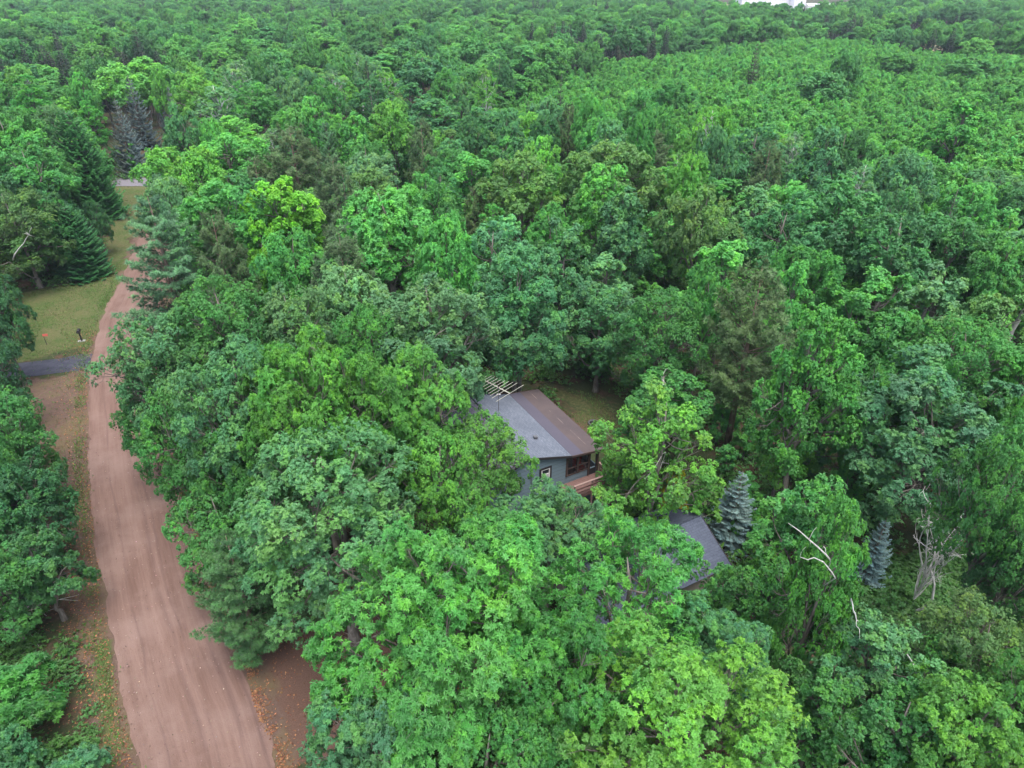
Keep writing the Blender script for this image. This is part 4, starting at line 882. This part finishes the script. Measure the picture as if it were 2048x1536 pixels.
# ------------------------------------------------------------------ fill the rest of the wood
KEEP = [[(0, 740), (20, 575), (195, 545), (225, 345), (290, 345), (262, 480), (250, 540), (262, 620), (225, 760), (280, 860), (300, 960), (345, 1060), (370, 1230), (520, 1300), (640, 1330), (660, 1536), (60, 1536), (150, 1200), (60, 820), (30, 760)],
        [(925, 775), (1075, 765), (1120, 745), (1190, 780), (1250, 860), (1230, 1000), (1130, 1010), (1010, 970), (885, 870)], [(1300, 1000), (1405, 1010), (1480, 1120), (1420, 1150)],
        [(1420, 930), (1530, 900), (1530, 1080), (1430, 1080)], [(222, 200), (300, 190), (305, 340), (222, 340)], [(1715, 1030), (1900, 1020), (1900, 1230), (1715, 1220)]]
CAB_BOX = [(HO[0] + a * .878 - b * .479, HO[1] + a * .479 + b * .878) for a, b in ((-5, -1.5), (6.5, -1.5), (6.5, 9.5), (-5, 9.5))]
GAR_BOX = [(gmid[0] + x * math.cos(GA) - y * math.sin(GA), gmid[1] + x * math.sin(GA) + y * math.cos(GA)) for x, y in ((-3.5, 1), (3.5, 1), (3.5, -10), (-3.5, -10))]
def blocked(x, y, r, h):
    X_, Y_ = np.array(x), np.array(y)
    if dist_line(X_, Y_, ROAD_C) < 2.75 + min(r, 1.5): return True
    if abs(y - 126.5) < 4.5 and -200 < x < 60: return True
    for pl in (LAWN, STRIP, YARD, CAB_BOX, GAR_BOX):
        if poly_sd(X_, Y_, pl) > -.6: return True
    if y < 160:
        for z, k in ((h * .35, .8), (h * .68, 1.0), (h * .93, .55)):
            u, v, fw = proj((x, y, z))
            for pl in KEEP:
                if poly_sd(np.array(u), np.array(v), pl) > -r * k * .8 * F / fw: return True
    return False
def inview(x, y, h, mg=60):
    u, v, fw = proj((x, y, h * .7)); return -mg < u < 2048 + mg and -40 < v < 1536 + mg * 1.5 and y > 2
YOUNG = [at(*p, 7)[:2] for p in ((960, 215), (1150, 130), (1380, 95), (1640, 72), (1800, 90), (2200, 116), (2200, 520), (1950, 440), (1700, 345), (1500, 325), (1340, 290), (1150, 262))]
FARGAP = [at(*p, 0)[:2] for p in ((1450, 54), (1690, 50), (1760, 0), (1400, 0))]
FIELD = [at(*p, 0)[:2] for p in ((1780, 98), (2200, 122), (2200, 84), (1820, 74))]
rng = np.random.default_rng(77)
cellsz = 5.0; gridc = {}
def addcell(x, y, r): gridc.setdefault((int(x // cellsz), int(y // cellsz)), []).append((x, y, r))
def near_ok(x, y, r, f=.82):
    cx_, cy2 = int(x // cellsz), int(y // cellsz)
    for i in range(cx_ - 2, cx_ + 3):
        for j in range(cy2 - 2, cy2 + 3):
            for (a, b, s) in gridc.get((i, j), ()):
                if (a - x) ** 2 + (b - y) ** 2 < (f * (r + s)) ** 2: return False
    return True
for tr in TREES: addcell(tr[0], tr[1], tr[2])
cand = []
# dart throwing out to 800 m, in rings so the density stays even
for (ya, yb, tries) in ((6, 130, 9000), (130, 300, 16000), (300, 800, 52000)):
    for _ in range(tries):
        y = math.sqrt(rng.uniform(ya ** 2, yb ** 2)); x = rng.uniform(-1, 1) * (y * .95 + 30)
        h = rng.uniform(8.5, 16); r = rng.uniform(2.6, 4.4) if y < 115 else rng.uniform(2.3, 6.0)
        if y < 45: h *= .75; r *= .85
        if not inview(x, y, h, 330): continue
        if poly_sd(np.array(x), np.array(y), YOUNG) > 0 and rng.random() > .003: continue
        if y > 300 and (poly_sd(np.array(x), np.array(y), FARGAP) > -6 or poly_sd(np.array(x), np.array(y), FIELD) > -2): continue
        if not near_ok(x, y, r, .86 if y < 300 else .88): continue
        if y < 165 and blocked(x, y, r, h): continue
        addcell(x, y, r); cand.append((x, y, r, h))
cand.sort(key=lambda c: math.hypot(c[0], c[1]) + (0 if inview(c[0], c[1], c[3], 30) else 5000))
NIND = 292 - NMAN
LM = [(tr[0], tr[1], tr[4]) for tr in TREES]
SHORT = {}
for x, y, lab in LM: SHORT[(x, y)] = lab
key_phr = [('very dark brown red pine', 'the darkest red pine'), ('big feathery white pine', 'the big white pine'), ('huge bright green hickory', 'the huge hickory'), ('yellow-green oak with glinting', 'the glinting oak'), ('massive blue-green oak', 'the massive oak'),
           ('bright maple held high', 'the high leaning maple'), ('sparse yellow-green maple', 'the sparse yard maple'), ('silvery blue spruce', 'the silvery spruce'), ('narrow pale blue spruce', 'the narrow blue spruce'), ('brownish red pine', 'the bare-trunked pine'),
           ('dense rounded dark spruce', 'the dense rounded spruce'), ('grey spruce standing over', 'the grey road spruce'), ('slender grey-blue', 'the slender spruce'), ('spire-like dark', 'the spire-like spruce'), ('lone purple-brown', 'the purple conifer'), ('oak leaning farthest', 'the road-leaning oak'),
           ('bright yellow-green oak, highest', 'the highest bright oak'), ('broad grey-green oak', 'the twiggy grey oak'), ('wide bluish oak', 'the knobbly bluish oak'), ('dark drooping white', 'the drooping pine'), ('spiky lime-green', 'the spiky lime maple'), ('large domed bright', 'the domed bright oak'),
           ('plume-shaped', 'the plume-shaped aspen'), ('domed olive-green', 'the domed olive oak'), ('broad olive-green', 'the broad olive oak'), ('pointed dark teal', 'the pointed teal maple'), ('brownish olive oak', 'the brownish olive oak'), ('largest dark oak', 'the largest shaded oak'),
           ('pale bluish oak above', 'the pale bluish oak'), ('feathery grey-green maple', 'the feathery grey maple'), ('pale birch', 'the white-stemmed birch'), ('birch with bare', 'the bare-topped birch'), ('olive birch-like', 'the lawn-side olive oak'), ('lopsided', 'the lopsided maple'),
           ('oak at the head of', 'the yard oak'), ('shadowy oak', 'the shadowy oak'), ('narrow pale white pine', 'the narrow white pine')]
ANCH = []
for x, y, lab in LM:
    for k_, ph_ in key_phr:
        if k_ in lab: ANCH.append((x, y, ph_)); break
ORD = ['', 'second ', 'third ', 'fourth ', 'fifth ', 'sixth ', 'seventh ', 'eighth ', 'ninth ', 'tenth ', 'eleventh ', 'twelfth ']
ORD += ['thirteenth ', 'fourteenth ', 'fifteenth ', 'sixteenth ', 'seventeenth ', 'eighteenth ', 'nineteenth ', 'twentieth ']
TW = dict(mid='mid green', blue='blue-green', teal='teal green', yel='yellow-green', dark='dark green', olive='olive green', grey='grey-green', bright='bright green', redpine='brownish', greyspruce='grey', whitepine='pale')
cnt = {}
for i, (x, y, r, h) in enumerate(cand[:NIND]):
    q = rng.random(); d = math.hypot(x, y)
    if q < .60: pr, tint = 'oak', rng.choice(['mid', 'blue', 'teal', 'yel', 'dark', 'olive', 'grey', 'bright'], p=[.24, .14, .1, .12, .12, .08, .06, .14])
    elif q < .83: pr, tint = 'maple', rng.choice(['mid', 'blue', 'yel', 'grey', 'bright', 'teal'])
    elif q < .89: pr, tint = 'birch', rng.choice(['grey', 'yel'])
    elif q < .93: pr, tint = 'red_pine', 'redpine'
    elif q < .97: pr, tint = 'spruce', rng.choice(['greyspruce', 'dark'])
    else: pr, tint = 'column', 'bright'
    proto = {'red_pine': 'red_pine', 'spruce': 'spruce'}.get(pr, pr + ('_near' if d < 45 and pr in ('oak', 'maple') else '_mid'))
    if pr in ('birch', 'spruce', 'column'): r *= .72
    k_ = min(range(len(ANCH)), key=lambda j: math.hypot(ANCH[j][0] - x, ANCH[j][1] - y)); ax_, ay_, phr = ANCH[k_]
    ux, uy = x - ax_, y - ay_; cw = ax_ / max(ay_, 1); lat = ux - cw * uy
    if abs(lat) < abs(uy) * .7: rel = 'behind ' if uy > 0 else 'in front of '
    else: rel = 'on the road side of ' if lat < 0 else 'on the woods side of '
    kk_ = KIND[pr.split('_')[0]].replace('_', ' '); n_ = cnt.get((phr, rel, kk_), 0); cnt[(phr, rel, kk_)] = n_ + 1
    size = 'broad ' if r > 3.8 else ('slim ' if r < 2.6 else '')
    lab = f"{TW[tint]} {kk_}, " + (f"{ORD[n_]}{rel}{phr}" if n_ else f"nearest {rel}{phr}")
    plant(proto, x, y, r, h, str(tint), lab, 'trees of the surrounding wood')

# ------------------------------------------------------------------ everything farther: one mass
def scatter(name, pts, objs, label):
    """pts: (x, y, z, scale_xy, scale_z, rot, pick) rows -> one object instancing the prototypes"""
    a = np.array(pts); me = bpy.data.meshes.new(name); me.vertices.add(len(a)); me.vertices.foreach_set('co', a[:, :3].astype(np.float32).ravel())
    at1 = me.attributes.new('sc', 'FLOAT_VECTOR', 'POINT'); at1.data.foreach_set('vector', np.stack([a[:, 3], a[:, 3], a[:, 4]], 1).astype(np.float32).ravel())
    at2 = me.attributes.new('rt', 'FLOAT_VECTOR', 'POINT'); at2.data.foreach_set('vector', np.stack([a[:, 5] * 0, a[:, 5] * 0, a[:, 5]], 1).astype(np.float32).ravel())
    at3 = me.attributes.new('pk', 'INT', 'POINT'); at3.data.foreach_set('value', a[:, 6].astype(np.int32))
    o = link(bpy.data.objects.new(name, me)); tag(o, label, None, None, 'stuff')
    col = bpy.data.collections.new(name + '_sources')
    for i, p in enumerate(objs):
        j = MB2join(p, f'{i:02d}'); col.objects.link(j)
    g = bpy.data.node_groups.new(name, 'GeometryNodeTree'); g.interface.new_socket('Geometry', in_out='INPUT', socket_type='NodeSocketGeometry'); g.interface.new_socket('Geometry', in_out='OUTPUT', socket_type='NodeSocketGeometry')
    gi = g.nodes.new('NodeGroupInput'); go = g.nodes.new('NodeGroupOutput'); ip = g.nodes.new('GeometryNodeInstanceOnPoints'); ci = g.nodes.new('GeometryNodeCollectionInfo')
    ci.inputs['Collection'].default_value = col; ci.inputs['Separate Children'].default_value = True; ci.inputs['Reset Children'].default_value = True
    def na(nm, ty): n = g.nodes.new('GeometryNodeInputNamedAttribute'); n.data_type = ty; n.inputs['Name'].default_value = nm; return n.outputs['Attribute']
    L_ = g.links.new; L_(gi.outputs[0], ip.inputs['Points']); L_(ci.outputs[0], ip.inputs['Instance']); ip.inputs['Pick Instance'].default_value = True
    L_(na('pk', 'INT'), ip.inputs['Instance Index']); L_(na('sc', 'FLOAT_VECTOR'), ip.inputs['Scale'])
    er = g.nodes.new('FunctionNodeEulerToRotation'); L_(na('rt', 'FLOAT_VECTOR'), er.inputs[0]); L_(er.outputs[0], ip.inputs['Rotation'])
    L_(ip.outputs[0], go.inputs[0]); md = o.modifiers.new('scatter', 'NODES'); md.node_group = g
    return o
def MB2join(p, nm):
    """crown and trunk of a prototype in one mesh with two material slots"""
    a, b = p['crown'], p['trunk']; bm = bmesh.new(); bm.from_mesh(a); n = len(bm.faces); bm.from_mesh(b); bm.faces.ensure_lookup_table()
    for f in bm.faces[n:]: f.material_index = 1
    me = bpy.data.meshes.new('source_tree'); bm.to_mesh(me); bm.free(); me.materials.append(a.materials[0]); me.materials.append(b.materials[0])
    return bpy.data.objects.new('source_tree_' + nm, me)
far = []
pts = []
nf = len(PR['far'])
for (x, y, r, h) in cand[NIND:]:
    pk = nf if rng.random() < .08 + .6 * (math.sin(x * .021 + 1) * math.sin(y * .027 + x * .01) > .72) else rng.integers(nf); p = PR['far_conifer'][0] if pk == nf else PR['far'][pk]
    rr = r * (.8 if pk == nf else 1.12); pts.append((x, y, 0, rr / p['R'], h / p['H'], rng.uniform(0, 6.28), pk))
print('far trees', len(pts), 'individual', len(TREES), 'manual', NMAN)
scatter('distant_woodland', pts, PR['far'] + PR['far_conifer'], 'distant mixed woodland canopy stretching to the horizon')
pts = []; yp = np.array(YOUNG); bx0, by0 = yp.min(0); bx1, by1 = yp.max(0)
xs, ys = np.meshgrid(np.arange(bx0, bx1, 2.3), np.arange(by0, by1, 2.3)); xs = xs + rng.uniform(-.95, .95, xs.shape); ys = ys + rng.uniform(-1.1, 1.1, ys.shape)
ok = (poly_sd(xs, ys, YOUNG) > -4 + 3 * np.sin(xs * .11) * np.sin(ys * .07)) & (rng.random(xs.shape) < .94)
for x, y in zip(xs[ok], ys[ok]):
    if not inview(x, y, 7) or not near_ok(x, y, .6, .75): continue
    s = rng.uniform(.6, 1.05) * (1 + .2 * math.sin(x * .06 + 1.5 * math.sin(y * .03)) * math.sin(y * .05)); pts.append((x, y, 0, s * rng.uniform(.75, .95), s * 1.1, rng.uniform(0, 6.28), rng.integers(4)))
print('young', len(pts))
scatter('young_wood', pts, PR['young'], 'dense stand of young slender trees beyond the tall oaks')
# undergrowth: saplings, ferns and seedlings on the forest floor
ug = []
for sd in range(3):
    r_ = np.random.default_rng(200 + sd); q = 46; P_ = np.stack([r_.normal(0, .38, q), r_.normal(0, .38, q), r_.uniform(.1, .75, q)], 1)
    mb = MB(); rosettes(mb, r_, P_, unit(P_ * [.6, .6, 0] + [0, 0, .7]), 6, .17, .5, .6, 1.5, np.ones((q, 3)) * r_.uniform(.8, 1.2, (q, 1)))
    cm = mb.mesh('clump', M['under'], color='leaf'); tb = MB()
    for j in range(12): tb.tube([(0, 0, 0), P_[j]], [.008, .004], 3, False)
    ug.append(dict(crown=cm, trunk=tb.mesh('stems', M['bark'])))
pts = []
bank = pxpoly([(-60, 1000), (120, 1000), (165, 1250), (225, 1560), (-60, 1560)]); edge_ = pxpoly([(60, 555), (180, 535), (240, 440), (200, 420), (20, 520)])
for _ in range(17000):
    y = math.sqrt(rng.uniform(6 ** 2, 135 ** 2)); x = rng.uniform(-1, 1) * (y * .85 + 20)
    X_, Y_ = np.array(x), np.array(y); pr_b = .5
    nb = math.sin(x * .8 + 1.7 * math.sin(y * .5)) + math.sin(y * .9 + x * .3)
    if poly_sd(X_, Y_, bank) > 0: pr_b = .9 if nb > -.1 else .12
    if poly_sd(X_, Y_, edge_) > 0: pr_b = 1
    if rng.random() > pr_b: continue
    if dist_line(X_, Y_, ROAD_C) < 3.9 or any(poly_sd(X_, Y_, pl) > -.2 for pl in (LAWN, STRIP, YARD, CAB_BOX, GAR_BOX)) or poly_sd(X_, Y_, SHOULDER) > -.2: continue
    if any(math.hypot(x - b_[0][0], y - b_[0][1]) < b_[1] for b_ in BARE) : continue
    if abs(y - 58) < 4 and x < -40: continue
    s = rng.uniform(.6, 1.5) if (poly_sd(X_, Y_, bank) > -1 or rng.random() < .6) else rng.uniform(.9, 1.4); pts.append((x, y, 0, s, s * rng.uniform(.7, 1.2), rng.uniform(0, 6.28), rng.integers(3)))
    if y > 30 and rng.random() < .3 and dist_line(X_, Y_, ROAD_C) > 5.5 and not any(poly_sd(X_, Y_, pl) > -2.2 for pl in (LAWN, STRIP, YARD, CAB_BOX, GAR_BOX, SHOULDER, bank)): s = rng.uniform(.25, .6); pts.append((x, y, 0, s, s, rng.uniform(0, 6.28), 3 + rng.integers(2)))
gl = np.array(pxpoly([(1700, 1110), (1960, 1110), (1960, 1300), (1700, 1300)]))
for _ in range(420):
    x, y = rng.uniform(gl[:, 0].min(), gl[:, 0].max()), rng.uniform(gl[:, 1].min(), gl[:, 1].max()); s = rng.uniform(.6, 1.4); pts.append((x, y, 0, s, s * .6, rng.uniform(0, 6.28), rng.integers(3)))
bk = np.array(bank)
for _ in range(500):
    x, y = rng.uniform(bk[:, 0].min(), bk[:, 0].max()), rng.uniform(bk[:, 1].min(), bk[:, 1].max()); nb = math.sin(x * .8 + 1.7 * math.sin(y * .5)) + math.sin(y * .9 + x * .3)
    if nb < -.2 or poly_sd(np.array(x), np.array(y), bank) < 0 or poly_sd(np.array(x), np.array(y), SHOULDER) > 0 or dist_line(np.array(x), np.array(y), ROAD_C) < 4: continue
    s = rng.uniform(.35, .9); pts.append((x, y, 0, s, s * .7, rng.uniform(0, 6.28), rng.integers(3)))
scatter('undergrowth', pts, ug + PR['young'][:2], 'low leafy seedlings and brambles covering the forest floor')

# fallen leaves and short grass: one mesh each
def flecks(name, label, spots, size, mat, up=.25, wd=.6):
    P_ = np.array(spots); n = len(P_); r_ = np.random.default_rng(len(name)); az = r_.uniform(0, 6.28, n)
    D_ = unit(np.stack([np.cos(az), np.sin(az), r_.uniform(up * .4, up, n)], 1)); S_ = unit(np.cross(D_, [0, 0, 1.]) + r_.normal(0, .25, (n, 3))); L_ = r_.uniform(size * .6, size * 1.4, n)
    c_ = r_.uniform(.6, 1.4, (n, 1)) * (1 + r_.normal(0, .08, (n, 3))); mb = MB(); mb.blades(P_, D_, S_, L_, L_ * wd, c_, .05)
    return tag(mb.build(name, mat, color='zone'), label, None, None, 'stuff')
def attmat(name, a_, b_):
    m, t = newmat(name); at_ = nd(t, 'Attribute', attribute_name='leafcol'); ge = nd(t, 'NewGeometry')
    c = mixc(t, 1.0, mixc(t, ge.outputs['Random Per Island'], a_, b_), at_.outputs['Color'], 'MULTIPLY'); finish(t, c, .9, spec=.1); return m
r_ = np.random.default_rng(91); sp1 = []; sp2 = []
RC = ROAD_C; sl = np.r_[0, np.cumsum(np.linalg.norm(np.diff(RC, axis=0), axis=1))]
def roadpt(s_, off):
    x = np.interp(s_, sl, RC[:, 0]); y = np.interp(s_, sl, RC[:, 1]); x2 = np.interp(s_ + .5, sl, RC[:, 0]); y2 = np.interp(s_ + .5, sl, RC[:, 1]); dx, dy = (x2 - x) * 2, (y2 - y) * 2
    return x + dy * off, y - dx * off
for _ in range(9000):
    s_ = r_.uniform(8, 75); off = 2.85 + abs(r_.normal(0, .35)) + .15 * math.sin(s_ * 1.3); x, y = roadpt(s_, off)
    if math.sin(s_ * 2.1) + math.sin(s_ * 5.3) * .6 < -.5 and r_.random() < .8: continue
    sp1.append((x, y, r_.uniform(.02, .06)))
for _ in range(16000):
    x, y = r_.uniform(-32, 2), r_.uniform(14, 48)
    if dist_line(np.array(x), np.array(y), ROAD_C) < 3.1: continue
    sp1.append((x, y, .03))
for _ in range(5000):
    s_ = r_.uniform(8, 80); x, y = roadpt(s_, -2.8 - abs(r_.normal(0, 1.2))); sp1.append((x, y, .03))
flecks('leaf_litter', 'scattered rusty fallen leaves along the road edges and bank', sp1, .11, attmat('dry_leaf', (.13, .06, .035), (.30, .15, .075)))
for _ in range(14000):
    s_ = r_.uniform(6, 95); c_ = math.sin(s_ * .35 + 2) + .5 * math.sin(s_ * 1.1)
    off = -3.35 + r_.normal(0, .28) if r_.random() < .6 else -3.2 - abs(r_.normal(0, 2.2)); 
    if c_ < -.2 and r_.random() < .75: continue
    x, y = roadpt(s_, off); sp2.append((x, y, .01))
for pl, n_ in ((LAWN, 16000), (STRIP, 6000), (YARD, 7000)):
    b_ = np.array(pl); xs = r_.uniform(b_[:, 0].min(), b_[:, 0].max(), n_); ys = r_.uniform(b_[:, 1].min(), b_[:, 1].max(), n_); k_ = (poly_sd(xs, ys, pl) > 0) & (np.sin(xs * 1.1 + np.sin(ys)) + np.sin(ys * .8 + xs * .4) > -.6)
    sp2 += [(a_, c_, .01) for a_, c_ in zip(xs[k_], ys[k_]) if dist_line(np.array(a_), np.array(c_), ROAD_C) > 2.9]
flecks('grass', 'short patchy grass on the verge, lawn and yard', sp2, .17, attmat('grass_blade', (.055, .14, .03), (.11, .165, .05)), 1.6, .25)
gr_ = []
for _ in range(2200):
    s_ = r_.uniform(6, 60); x, y = roadpt(s_, r_.normal(0, 1.0) + r_.choice([-2.4, 2.4, 0])); gr_.append((x, y, .075))
flecks('gravel', 'small stones and grit strewn over the dirt road', gr_, .07, attmat('stone_grit', (.12, .075, .06), (.29, .21, .18)), .5, .8)

# ------------------------------------------------------------------ haze
HAZE = 0.00015
if HAZE:
    m, t = newmat('haze_air'); pv = nd(t, 'VolumePrincipled'); pv.inputs['Color'].default_value = (.72, .82, 1.0, 1); pv.inputs['Density'].default_value = HAZE; pv.inputs['Anisotropy'].default_value = 0.0
    o = nd(t, 'OutputMaterial'); t.links.new(pv.outputs[0], o.inputs['Volume'])
    mb = MB(); mb.box(-1200, 1200, -40, 1500, -1.5, 34); hz = mb.build('haze', m); tag(hz, kind='stuff')
